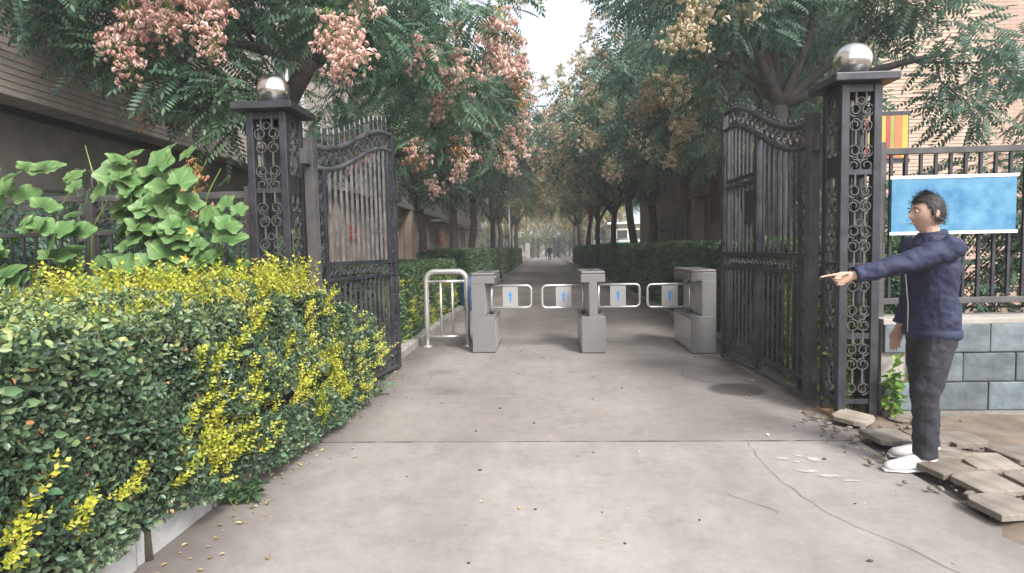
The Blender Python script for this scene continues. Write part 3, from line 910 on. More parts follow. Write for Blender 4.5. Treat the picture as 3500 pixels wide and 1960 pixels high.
exL = [('pink', (x - bx, y - by, z), s) for x, y, z, s in (
    (-4.01, 5.52, 3.48, 1), (-3.82, 5.47, 3.61, 1.2), (-3.86, 5.42, 3.28, 0.9), (-3.63, 5.42, 3.77, 1.2), (-3.42, 5.42, 3.74, 1.1), (-3.17, 5.42, 3.76, 1.25), (-2.94, 5.42, 3.71, 1.1), (-2.94, 5.32, 3.37, 0.75), (-3.30, 5.27, 3.53, 0.7),
    (-1.91, 5.42, 3.49, 1), (-1.73, 5.42, 3.44, 1.1), (-1.76, 5.37, 3.25, 1), (-1.79, 5.37, 3.11, 0.7), (-1.38, 8.40, 3.95, 1.2), (-1.30, 8.40, 3.70, 1.3), (-1.40, 8.40, 3.45, 1.1), (-1.22, 8.60, 4.60, 1), (-0.74, 8.80, 4.60, 1.2), (-0.70, 8.60, 4.30, 1.1), (-1.70, 8.20, 4.00, 0.8))]
exL += [('rust', (x - bx, y - by, z), s) for x, y, z, s in ((-4.15, 5.9, 3.05, .9), (-3.98, 5.85, 2.88, .8), (-4.1, 5.7, 2.35, .8), (-3.4, 6.0, 3.35, .7), (-3.33, 5.6, 2.18, 1.1), (-3.3, 5.6, 1.98, 1.2), (-3.36, 5.6, 2.3, .7))]
tree('rain tree with pink seed pods leaning over the left gate pillar', (bx, by, 0),
     [(-.15, .1, -.1), (-.12, .0, 1.0), (-.02, -.1, 2.2), (.27, -.2, 3.4), (.66, -.2, 4.02)], [.18, .16, .145, .13, .115],
     [(-.9, -1.7, 4.6), (.85, -.4, 5.5), (1.75, -.3, 3.85), (2.1, -.5, 4.3), (-.5, .3, 5.4), (-1.0, -2.2, 3.6), (1.9, .3, 3.6)], cl, m_leaf, 3, (('pink', 6),), extra=exL)

# second left tree: the slim forked trunk seen over the gate
cl2 = clump_field(5, 52, (.5, 0, 4.6), (2.2, 2.2, 2.4), (.42, .75), 38, -.62)
tree('slim forked rain tree behind the left gate leaf', (-3.45, 12.4, 0),
     [(0, 0, -.1), (.03, 0, 1.2), (.0, .02, 2.4), (.06, 0, 3.3)], [.11, .095, .085, .075],
     [(-.8, .2, 5.0), (.9, -.3, 5.0), (1.9, .2, 4.6), (.2, .8, 5.6), (1.6, -.6, 3.4), (-.9, -.7, 3.8)], cl2, m_leaf, 6, (('pink', 15), ('rust', 6)), extra=[('pink', (1.5, -1.9, 2.6), 1.0), ('pink', (2.0, -1.8, 2.9), 1.0), ('pink', (.6, -1.8, 1.9), .9)])

# near right tree: grey trunk with a fork above the right gate
bx, by = 3.5, 8.7
cr = clump_field(11, 44, (.2, .2, 5.3), (2.2, 2.5, 1.5), (.42, .72), 48, -.8)
cr += [(x - bx, y - by, z, r, int(n * .95)) for x, y, z, r, n in (
    (4.5, 7.6, 4.3, .5, 55), (5.0, 7.6, 3.9, .55, 60), (5.3, 7.9, 3.4, .5, 50), (5.2, 7.5, 3.0, .45, 45), (2.6, 7.2, 4.1, .5, 55), (2.1, 7.1, 4.2, .5, 55), (1.8, 7.4, 4.6, .5, 60),
    (2.4, 8.6, 3.7, .5, 45), (1.4, 8.4, 4.9, .55, 60), (4.7, 9.4, 2.9, .5, 50), (2.9, 9.6, 3.1, .45, 45), (3.9, 9.8, 2.7, .45, 45), (4.3, 9.2, 3.3, .4, 36), (6.0, 7.6, 3.6, .6, 65), (6.4, 7.8, 2.8, .55, 60), (5.8, 8.2, 2.3, .5, 50), (6.8, 8.4, 4.0, .6, 65), (7.2, 8.2, 3.2, .6, 60))]
exR = [('tan', (x - bx, y - by, z), s) for x, y, z, s in ((1.70, 6.75, 3.98, 1.0), (1.62, 6.75, 3.82, 1.1), (1.50, 6.75, 3.76, .9), (1.73, 6.75, 3.74, .9), (1.84, 6.75, 3.92, .5), (2.3, 7.0, 4.1, .5))]
tree('grey-barked rain tree forking above the right gate leaf', (bx, by, 0),
     [(0, 0, -.1), (-.02, 0, 1.0), (-.08, .02, 2.2), (-.12, 0, 3.0), (-.1, -.02, 3.35)], [.16, .14, .125, .115, .108],
     [(-.50, -.1, 5.3), (.30, -.2, 5.0), (1.2, -.6, 4.4), (-1.3, -.5, 4.8), (.3, 1.2, 5.4), (-.8, 1.1, 4.4), (2.3, -.5, 3.9)], cr, m_leaf_r, 14, (('tan', 8),), m_bark2, extra=exR)

# the rows beyond: three grown forms, turned and scaled
protos = []
for i, (sd, leaf) in enumerate(((21, m_leaf_r), (22, m_leaf), (23, m_leaf_far))):
    c = clump_field(sd, 64, (0, 0, 5.0), (2.75, 2.75, 2.9), (.40, .78), 16, -.58)
    L = []
    tp = [(0, 0, -.1), (.06, .03, .9), (.02, .08, 1.7), (.1, .05, 2.3)] if i != 1 else [(0, 0, -.1), (-.1, .05, 1.0), (.05, .0, 2.0), (.15, .1, 2.7)]
    tr = [.16, .135, .12, .11]
    en = [(1.2, .2, 4.4), (-1.1, .5, 4.6), (.2, 1.2, 5.0), (-.2, -1.3, 4.4), (.2, .1, 6.2)]
    sm = limbs(L, tp[-1], en, .085, sd)
    tw = MB(); tw.tube(tp, tr, 9)
    tm = MB(); twigs(tm, sm, c, sd)
    protos.append((c, (tw.mesh('trunk', m_bark, True), [m.mesh('limb', m_bark, True) for m in L], tm.mesh('twigs', m_bark, True)), crown('crown', c, leaf, sd, 1.0, True, (.68, 1.05))))

rows = [
    # x, y, form, scale, pods, label
    (-3.55, 17.4, 1, .92, (('pink', 12), ('rust', 6)), 'rain tree with pink pods in the left row beside the dark doorway'),
    (-3.5, 22.6, 0, 1.22, (('pink', 10), ('rust', 8)), 'rain tree in the left row just short of the red notice'),
    (-3.3, 28.2, 1, 1.36, (('rust', 12), ('tan', 6)), 'rain tree in the left row past the red notice'),
    (-3.0, 34.5, 2, 1.28, (('tan', 24),), 'yellowing rain tree in the left row in front of the grilled windows'),
    (-2.9, 41.5, 0, 1.4, (('tan', 12), ('rust', 5)), 'rain tree in the left row near the white pole'),
    (-2.8, 50, 2, 1.5, (('tan', 24),), 'yellowing rain tree in the left row past the white pole'),
    (-2.8, 60, 2, 1.6, (('tan', 24),), 'farthest rain tree of the left row'),
    (4.3, 13.2, 0, 1.05, (('tan', 24),), 'rain tree with tan pods in the right row behind the gate leaf'),
    (4.25, 18.6, 1, 1.16, (('tan', 24),), 'rain tree with tan pods nearest the ochre entrance canopy'),
    (4.0, 22.0, 0, 1.24, (('tan', 24),), 'dark-trunked rain tree just past the entrance canopy'),
    (4.0, 26.8, 1, 1.34, (('tan', 24),), 'rain tree in the right row before the air conditioner'),
    (3.7, 31.8, 0, 1.32, (('tan', 12), ('rust', 4)), 'rain tree at the far corner of the tan brick building'),
    (3.6, 38.0, 2, 1.3, (('tan', 24),), 'yellowing rain tree beside the dark red pole'),
    (3.5, 45, 1, 1.4, (('tan', 24),), 'rain tree in the right row in front of the green wire fence'),
    (3.4, 53, 2, 1.5, (('tan', 24),), 'yellowing rain tree past the green wire fence'),
    (3.3, 62, 2, 1.6, (('tan', 12),), 'farthest rain tree of the right row'),
]
# heavy cream clusters that hang from the right row over the road: tree, place, size
PX = [(9, (1.21, 20, 6.21), 1.7), (8, (1.72, 17.3, 5.2), 1.6), (7, (1.9, 12.0, 4.24), 1.2), (7, (2.18, 11.4, 4.27), 1.1), (7, (2.31, 11, 4.24), 1.1), (7, (2.74, 11, 3.69), 1.2), (7, (3.51, 11.2, 3.71), 0.9), (9, (0.84, 21.5, 4.61), 1.7), (9, (1.04, 21.3, 4.16), 1.5), (8, (1.82, 16.3, 3.75), 1.6), (8, (2.02, 16.2, 3.46), 1.5), (7, (3.02, 11, 3.33), 0.9), (7, (2.07, 11.6, 4.51), 1.1), (7, (2.42, 11.2, 3.09), 1.0), (9, (1.38, 19, 5.09), 1.6), (8, (2.52, 16.6, 4.58), 1.2), (10, (0.68, 27, 4.2), 2.0), (9, (1.12, 21.8, 3.5), 1.3), (9, (1.67, 19.5, 4.99), 1.4)]
for k, (x, y, fm, sc, pods, lab) in enumerate(rows):
    rz_ = rnd.uniform(0, 6.28)
    ex = []
    for i, p, q in PX:
        if i == k:
            v = Vector((p[0] - x, p[1] - y, p[2])) / sc
            v.rotate(Matrix.Rotation(-rz_, 3, 'Z'))
            ex.append(('tan', v, q / sc))
    c, wood, cm = protos[fm]
    t, _, _, _ = tree(lab, (x, y, 0), None, None, None, c, None, 300 + k, pods, None, 'rain trees lining the road', cm, wood, rz=rz_, extra=ex)
    t.scale = (sc, sc, sc)
cg = crown('crown', protos[2][0], m_leaf_gold, 77, 1.0, True, (.75, 1.1))
for k, (x, y, sc, gold, lab) in enumerate(((-6.5, 84, 1.7, True, 'golden tree left of the far gate'), (7.5, 80, 1.5, True, 'golden tree right of the far gate'), (-4.6, 73, 1.15, True, 'golden tree at the left road edge just short of the far gate'), (5.0, 74, 1.15, True, 'golden tree at the right road edge just short of the far gate'), (.6, 104, 1.35, True, 'golden tree closing the end of the road'), (-9, 100, 2.0, False, 'green tree far off to the left of the golden ones'),
                                           (11, 96, 2.0, False, 'green tree far off to the right of the golden ones'), (14, 66, 1.5, False, 'green tree behind the cream kiosk'), (9.5, 47, 1.3, False, 'green tree behind the right end of the wire fence'), (-7.5, 64, 1.5, False, 'green tree past the end of the tiled building'), (-3, 112, 1.6, True, 'golden tree a little left of the end of the road'), (5, 111, 1.6, True, 'golden tree a little right of the end of the road'))):
    c, wood, cm = protos[2 if gold else k % 2]
    t, _, _, _ = tree(lab, (x, y, 0), None, None, None, c, None, 400 + k, (('tan', 6),), None, 'trees round the far gate', cg if gold else cm, wood, rz=rnd.uniform(0, 6.28))
    t.scale = (sc, sc, sc)
# shrubs and small trees on the right beyond the frame of the gate and at the left under the near tree
sh = clump_field(51, 30, (0, 0, 1.7), (1.3, .8, 1.2), (.3, .5), 45, -.9)
for k, (x, y, z, sc, lab) in enumerate(((-4.75, 6.9, 0, .86, 'leafy shrub behind the iron fence left of the pillar'), (-3.4, 6.4, 0, .66, 'leafy shrub close behind the left gate pillar'), (4.6, 7.6, 0, .9, 'leafy shrub behind the right gate pillar'), (6.4, 7.2, 0, 1.0, 'leafy shrub behind the blue board'), (-6.2, 6.0, 0, .84, 'leafy shrub at the left end of the iron fence'))):
    t = thing('shrub', lab, 'shrub', (x, y, z), 0)
    if k == 0:
        smw = MB()
        for q in sh: smw.tube([(0, 0, 0), (q[0] * .5, q[1] * .5, q[2] * .6), q[:3]], [.02, .013, .006], 5)
        smw = smw.mesh('stems', m_bark); smc = crown('foliage', sh, m_leaf, 52, 1.0, False, (.6, .95))
    inst('stems', smw, t); inst('foliage', smc, t)
    t.scale = (sc, sc, sc); t.rotation_euler = (0, 0, k * 1.3)

for k, (x, y, sc_, lab) in enumerate(((-5.2, 97, 1.9, 'big green shrub left of the far gate'), (-1.6, 101, 1.7, 'green shrub seen between the far gate posts'), (2.2, 103, 1.9, 'pale green shrub behind the far walker'), (6.2, 98, 2.0, 'big green shrub right of the far gate'), (-11, 99, 2.4, 'broad shrub far left beyond the road end'), (12, 99, 2.4, 'broad shrub far right beyond the road end'))):
    t = thing('shrub', lab, 'shrub', (x, y, -.2))
    if k == 0: smf = crown('foliage', sh, m_leaf_far, 53, .8, True, (.75, 1.2))
    inst('stems', smw, t); inst('foliage', smf, t)
    t.scale = (sc_, sc_, sc_); t.rotation_euler = (0, 0, k * 1.7)

# ------------------------------------------------------------------ hedges
LT = np.array([[0, 0, 0], [.40, .26, .10], [.46, .58, .13], [0, 1, -.05], [-.46, .58, .13], [-.40, .26, .10]]) * np.array([.60, 1, 1]); LF = np.array([[0, 1, 2], [0, 2, 3], [0, 3, 4], [0, 4, 5]])
def hedge_faces(x0, x1, y0, y1, z0, z1, dens, seed, wob=.06, faces='xXyYz', falloff=None):
    """points and outward directions over the faces of a clipped hedge; falloff thins with distance"""
    g = np.random.default_rng(seed)
    Pp = []; N = []
    def put(area, f, nrm):
        n = int(area * dens)
        u, v = g.random(n), g.random(n)
        Pp.append(f(u, v)); N.append(np.tile(nrm, (n, 1)))
    lx, ly, lz = x1 - x0, y1 - y0, z1 - z0
    yv = (lambda u: y0 + ly * u) if falloff is None else (lambda u: y0 * (y1 / y0) ** u)
    ka = 1.0 if falloff is None else falloff
    if 'x' in faces: put(ly * lz * ka, lambda u, v: np.stack([np.full_like(u, x0), yv(u), z0 + lz * v], 1), [-1., 0, 0])
    if 'X' in faces: put(ly * lz * ka, lambda u, v: np.stack([np.full_like(u, x1), yv(u), z0 + lz * v], 1), [1., 0, 0])
    if 'y' in faces: put(lx * lz, lambda u, v: np.stack([x0 + lx * u, np.full_like(u, y0), z0 + lz * v], 1), [0, -1., 0])
    if 'Y' in faces: put(lx * lz * (.3 if falloff else 1), lambda u, v: np.stack([x0 + lx * u, np.full_like(u, y1), z0 + lz * v], 1), [0, 1., 0])
    if 'z' in faces: put(lx * ly * ka, lambda u, v: np.stack([x0 + lx * u, yv(v), np.full_like(u, z1)], 1), [0, 0, 1.])
    Pp = np.concatenate(Pp); N = np.concatenate(N)
    w = np.sin(Pp[:, 0] * 5.1 + Pp[:, 1] * 3.3) * np.sin(Pp[:, 1] * 4.7 + Pp[:, 2] * 5.9 + 1.3) + .6 * np.sin(Pp[:, 1] * 11 + Pp[:, 2] * 9)
    depth = -np.abs(g.normal(size=len(Pp))) * .05
    Pp = Pp + N * (wob * w * .6 + depth + wob * .3)[:, None]
    return Pp, N, g

def leaves(Pp, N, g, size, mat, name, parent, spread=1.0, sz_fn=None):
    f = N * .35 + g.normal(size=Pp.shape) * .8 * spread
    f[:, 2] += .15
    up = N + g.normal(size=Pp.shape) * .55
    s = g.uniform(size[0], size[1], len(Pp))
    if sz_fn is not None: s = s * sz_fn(Pp)
    V, F = scatter(LT, LF, Pp, f, up, s)
    o = link(D.objects.new(name, npmesh(name, V, F, mat)), parent)
    return o

# sprig of golden privet: a short stalk with pairs of leaves
def sprig_template(pairs=5, L=.11):
    T = []; F = []
    for i in range(pairs):
        t = .25 + .75 * i / (pairs - 1)
        for sd in (0, 1):
            a = (i % 2) * PI / 2 + sd * PI + .3 * i
            d = norm(np.array([math.cos(a), .75, math.sin(a)])); s = norm(np.cross(d, [0, 1, 0])); l = .034 * (1.15 - .35 * t); w = l * .33
            p = np.array([0, L * t, 0]); k = len(T)
            T.extend([p, p + d * l * .5 + s * w, p + d * l, p + d * l * .5 - s * w]); F += [(k, k + 1, k + 2), (k, k + 2, k + 3)]
    k = len(T); w = .0018
    T.extend([np.array([-w, 0, 0]), np.array([w, 0, 0]), np.array([0, L, 0])]); F.append((k, k + 1, k + 2))
    return np.array(T), np.array(F)
ST, SF = sprig_template()
ST2, SF2 = sprig_template(8, .20)

hg = thing('privet_hedge', 'dark green privet hedge with golden new shoots in the left foreground', 'hedge', (0, 0, 0))
hx0, hx1, hy0, hy1, hz = -4.6, -1.84, -0.5, 4.72, 1.10
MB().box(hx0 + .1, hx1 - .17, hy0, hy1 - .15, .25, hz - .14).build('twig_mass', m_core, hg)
Pp, N, g = hedge_faces(hx0, hx1, hy0, hy1, .16, hz, 8600, 61, .075, 'XYz')
keep = (Pp[:, 1] > .9)
# the lower skirt swells out over the kerb, most of all towards the gate
low = np.clip((Pp[:, 1] - 2.6) / 1.2, 0, 1)
side = N[:, 0] > .5
Pp[side, 0] += .05 + .15 * low[side] * np.clip(1.1 - Pp[side, 2], 0, 1)
Pp[side, 2] -= .10 * low[side] * (Pp[side, 2] < .5)
Pp[:, 2] += np.where(N[:, 2] > .5, .05 * np.sin(Pp[:, 0] * 2.3 + Pp[:, 1] * 1.7), 0)
Pp, N = Pp[keep], N[keep]
o = leaves(Pp, N, g, (.019, .040), m_hleaf, 'foliage', hg); o['kind'] = 'stuff'
k4 = np.random.default_rng(67).random(len(Pp)) < .010
o = leaves(Pp[k4] + N[k4] * .015, N[k4], np.random.default_rng(68), (.035, .065), m_weedleaf, 'broad_leaves', hg); o['kind'] = 'stuff'
k5 = np.random.default_rng(69).random(len(Pp)) < .010
o = leaves(Pp[k5] + N[k5] * .01, N[k5], np.random.default_rng(70), (.016, .030), m_pod_rust, 'dead_leaves', hg); o['kind'] = 'stuff'
g7 = np.random.default_rng(73); k6 = g7.random(len(Pp)) < .006
TT = np.array([[-.5, 0, 0], [.5, 0, 0], [.15, 1, 0], [-.15, 1, 0], [0, 0, .8]]) * np.array([.035, 1, .035]); TF = np.array([[0, 1, 2], [0, 2, 3], [0, 3, 4], [1, 2, 4]])
V, F = scatter(TT, TF, Pp[k6] - N[k6] * .05, N[k6] * .6 + g7.normal(size=Pp[k6].shape) * .6 + np.array([0, 0, .5]), g7.normal(size=Pp[k6].shape), g7.uniform(.06, .17, k6.sum()))
o = link(D.objects.new('twigs', npmesh('twigs', V, F, m_twigbark)), hg); o['kind'] = 'stuff'
# paler young leaves over the clipped top and its rounded shoulder
P3, N3, g3 = hedge_faces(hx0, hx1, .9, hy1, hz - .22, hz, 2100, 66, .075, 'Xz')
sh_ = N3[:, 0] > .5
k3 = ~sh_ | (g3.random(len(P3)) < np.clip((P3[:, 2] - hz + .22) / .22, 0, 1))
P3[sh_, 0] += .07; P3[:, 2] += .025
o = leaves(P3[k3], N3[k3], g3, (.022, .040), m_hpale, 'young_foliage', hg); o['kind'] = 'stuff'
# the end towards the gate and the strip that grows in front of it
P2, N2, g2 = hedge_faces(-2.05, -1.60, 4.75, 6.25, .02, .98, 6000, 62, .06, 'XyYz')
sl = P2[:, 1] - 4.75
P2[:, 0] -= .06 * sl
keep = (P2[:, 2] < .98 - .34 * sl + .12 * np.sin(P2[:, 1] * 7)) & (P2[:, 2] > .08 + .24 * (sl > .55) - .03)
o = leaves(P2[keep], N2[keep], g2, (.022, .042), m_hleaf, 'foliage', hg); o['kind'] = 'stuff'
o['label'] = 'outgrown end of the hedge in front of the gate bars'
# golden shoots
g = np.random.default_rng(64)
def shoots(n, f, lean, template, size, name):
    P_, Nn = f(n)
    fw = Nn * lean + np.array([0, 0, .8]) + g.normal(size=P_.shape) * .35
    V, F = scatter(*template, P_, fw, g.normal(size=P_.shape), g.uniform(*size, len(P_)))
    o = link(D.objects.new(name, npmesh(name, V, F, m_hyellow)), hg); o['kind'] = 'stuff'
    return o
def top_fn(n):
    x = hx0 + (hx1 + .08 - hx0) * g.random(n); y = 1.2 + (hy1 - 1.2 + .1) * g.random(n) ** .55
    p = np.stack([x, y, hz - .06 + .05 * np.sin(x * 2.3 + y * 1.7) + g.uniform(0, .05, n)], 1)
    w = .5 + .5 * np.sin(x * 3.1 + 1) * np.sin(y * 2.7) + .75 * (y - 3.2)
    k = w > g.random(n) * 1.2
    return p[k], np.tile([0, 0, 1.], (k.sum(), 1))
shoots(2300, top_fn, .3, (ST, SF), (.6, 1.15), 'golden_shoots')
def tall_fn(n):
    x = -3.9 + 2.1 * g.random(n) ** .7; y = 3.5 + 1.3 * g.random(n) ** .7
    return np.stack([x, y, np.full(n, hz) + g.uniform(-.06, .03, n)], 1), np.tile([0, 0, 1.], (n, 1))
shoots(330, tall_fn, .5, (ST2, SF2), (.5, 1.45), 'tall_golden_shoots')
def side_fn(n):
    # each young twig carries a string of sprigs; most of them grow low down and towards the gate
    Q = []
    while len(Q) < n:
        y = 1.5 + 3.5 * g.random(); z = .14 + .90 * g.random()
        w = np.clip((y - 2.1) / 2.2, .10, 1) * (1.0 if z < .72 else .35)
        if z < .30 and y > 2.6: w = max(w, .75)
        if g.random() > w: continue
        L = g.uniform(.05, .30); a = g.uniform(.2, 1.5)
        k = int(L / .018) + 2
        for q in range(k):
            u = q / k * L
            yy, zz_ = y + u * math.cos(a) + g.normal() * .014, z + u * math.sin(a) + g.normal() * .014
            if zz_ > 1.05: continue
            Q.append((hx1 + .035 + g.uniform(-.02, .035) + .13 * np.clip((yy - 2.6) / 1.2, 0, 1) * np.clip(1.1 - zz_, 0, 1), yy, zz_))
    Q = np.array(Q[:n])
    return Q, np.tile([1., .15, .25], (len(Q), 1))
shoots(1000, side_fn, 1.0, (ST, SF), (.5, 1.0), 'golden_shoots')
def end_fn(n):
    y = 4.7 + 1.5 * g.random(n); z = .12 + .9 * g.random(n)
    k = (z < .92 - .34 * (y - 4.7)) & (z > .1 + .24 * (y > 5.3)) & (np.sin(y * 9 + z * 4) + np.sin(z * 10 - y * 5) > g.random(n) * 2.4 - 1.1)
    return np.stack([np.full(n, -1.57) - .06 * (y - 4.75), y, z], 1)[k], np.tile([1., -.3, 0], (k.sum(), 1))
shoots(230, end_fn, 1.0, (ST, SF), (.5, 1.0), 'golden_shoots')
# stems seen at the foot of the hedge
for i in range(26):
    y = 1.3 + i * .14 + rnd.uniform(-.04, .04); x = -1.93 + rnd.uniform(-.14, -.08)
    MB().tube([(x, y, -.02), (x + rnd.uniform(-.03, .04), y + rnd.uniform(-.04, .04), .2), (x + rnd.uniform(-.06, .1), y + rnd.uniform(-.1, .1), .5)], [.014, .011, .006], 6).build('stem', m_twig, hg)
MB().tube([(-1.845, 2.545, .0), (-1.85, 2.55, .12), (-1.89, 2.6, .3), (-1.95, 2.6, .55)], [.020, .017, .014, .008], 7).build('stem', m_twig, hg)

def clipped(name, label, x0, x1, y0, y1, z, dens, size, seed, faces='xXyYz', falloff=None, gold=0):
    h = thing(name, label, 'hedge', (0, 0, 0), 0, 'clipped hedges along the road')
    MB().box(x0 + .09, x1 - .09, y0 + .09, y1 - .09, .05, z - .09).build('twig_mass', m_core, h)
    Pp, N, g = hedge_faces(x0, x1, y0, y1, .08, z, dens, seed, .045, faces, falloff)
    fn = None if falloff is None else (lambda P: np.clip(P[:, 1] / y0, 1, 5) ** .75)
    o = leaves(Pp, N, g, size, m_hgreen, 'foliage', h, 1.0, fn); o['kind'] = 'stuff'
    if gold:
        gg = np.random.default_rng(seed + 1)
        n = gold
        y = y0 + (y1 - y0) * gg.random(n); zz_ = .1 + (z - .3) * gg.random(n)
        k = np.sin(y * 5 + zz_ * 4) + np.sin(zz_ * 7 - y * 3) > gg.random(n) * 2 - .8
        P_ = np.stack([np.full(n, x1 + .01), y, zz_], 1)[k]
        V, F = scatter(ST, SF, P_, np.tile([1., -.3, .6], (len(P_), 1)) + gg.normal(size=P_.shape) * .35, gg.normal(size=P_.shape), gg.uniform(.5, .95, len(P_)))
        o = link(D.objects.new('golden_shoots', npmesh('golden_shoots', V, F, m_hyellow)), h); o['kind'] = 'stuff'
    return h
clipped('clipped_hedge', 'low pale-topped hedge block just behind the steel railing', -3.3, -2.02, 6.95, 13.4, 1.17, 2600, (.035, .06), 71, 'XyYz', None, 700)
clipped('clipped_hedge', 'taller dark hedge block behind the blue barrel on the left', -3.2, -1.98, 14.9, 37.5, 1.36, 900, (.055, .095), 72, 'XyYz', .8)
clipped('clipped_hedge', 'farthest hedge block on the left edge of the road', -3.1, -1.98, 39.5, 54, 1.36, 420, (.10, .17), 73, 'XyYz')
clipped('clipped_hedge', 'long clipped hedge along the right edge of the road', 2.72, 3.75, 6.0, 50, 1.41, 2300, (.032, .058), 74, 'xyYz', .34)

# ------------------------------------------------------------------ gate pillars
def scroll_mesh(name, mirror, m):
    pts = []
    s = -1 if mirror else 1
    for k in range(19):                           # a ring that curls into its own centre
        t = k / 18
        a = R(-100) + t * R(500)
        r = .042 * (1 - .62 * max(0, t - .25) / .75)
        pts.append((s * r * math.cos(a), 0, r * math.sin(a)))
    mb = MB(); mb.tube(pts, [(.009, .0048)] * 19, 4, flat=(0, 1, 0))
    return mb.mesh(name, m)
SC = [scroll_mesh('scroll', 0, m_iron_dusty), scroll_mesh('scroll', 1, m_iron_dusty)]
LK = MB().box(-.006, .006, -.008, .008, -.045, .045).mesh('link_bar', m_iron_dusty)
RG = MB().tube([(.024 * math.cos(2 * PI * k / 12), 0, .024 * math.sin(2 * PI * k / 12)) for k in range(12)], (.008, .005), 4, True, flat=(0, 1, 0)).mesh('ring', m_iron_dusty)

def pillar(label, x, y, w, d, H, rz, fronts=('f', 's')):
    t = thing('gate_pillar', label, 'pillar', (x, y, 0), rz, 'iron gate pillars')
    pw = .062
    for sx in (-1, 1):
        for sy in (-1, 1):
            cx, cy = sx * (w / 2 - pw / 2), sy * (d / 2 - pw / 2)
            box('corner_post', cx - pw / 2, cx + pw / 2, cy - pw / 2, cy + pw / 2, .02, H, m_iron, t, bev=.006)
    box('base_plate', -w / 2 - .03, w / 2 + .03, -d / 2 - .03, d / 2 + .03, -.02, .02, m_rust, t)
    sides = [(0, -d / 2 + .02, 0, w), (w / 2 - .02, 0, PI / 2, d), (-w / 2 + .02, 0, -PI / 2, d), (0, d / 2 - .02, PI, w)]
    for i, (px, py, a, ww) in enumerate(sides):
        half = ww / 2 - pw
        mb = MB()
        for z, hh in ((.12, .04), (.64, .045), (1.22, .02), (1.92, .16 if i in (1, 2) else .04), (H - .06, .06)):
            mb.box(-half - .01, half + .01, -.008, .008, z, z + hh)
        p = mb.build('scroll_panel', m_iron, t)
        p.location = (px, py, 0); p.rotation_euler = (0, 0, a)
        if i == 3: continue
        q = half * .5
        sc = min(1.15, half / .075)
        z = .24
        k = 0
        while z < H - .12:
            if not any(z0 - .05 < z < z0 + .06 + (.1 if (i in (1, 2) and z0 > 1.9) else 0) for z0 in (.64, 1.92)):
                for sgn in (0, 1):
                    inst('scroll', SC[sgn], p, ((q if sgn == 0 else -q) * 1.02, 0, z), (0, (PI if k % 2 else 0), 0), sc)
                if k % 2 == 0:
                    for s in (-1, 1): inst('link_bar', LK, p, (s * q * .85, 0, z + .085 * sc), (0, 0, 0), sc)
                if k % 3 == 2: inst('ring', RG, p, (0, 0, z + .06 * sc), (0, 0, 0), sc)
            z += (.172 if k % 2 == 0 else .098) * sc
            k += 1
    mb = MB()
    o_ = .085
    mb.box(-w / 2 - o_, w / 2 + o_, -d / 2 - o_, d / 2 + o_, H + .003, H + .065)
    mb.build('cap', m_iron, t, bev=.008)
    box('cap_plinth', -w / 2 + .01, w / 2 - .01, -d / 2 + .01, d / 2 - .01, H + .066, H + .088, m_iron, t, bev=.005)
    b = MB(); b.ball((0, 0, H + .086 + .128), .14, 40, 24, (1, 1, .97)); b.build('ball', m_chromeball, t, True)
    MB().cyl((0, 0), .075, H + .086, H + .11, 24).build('ball_collar', m_iron, t, True)
    return t
pillar('left iron gate pillar with a steel ball, rising from the golden hedge', -2.305, 5.08, .345, .36, 2.60, 0)
pillar('right iron gate pillar with a steel ball, standing on bare soil', 2.462, 4.87, .305, .31, 2.61, 0)

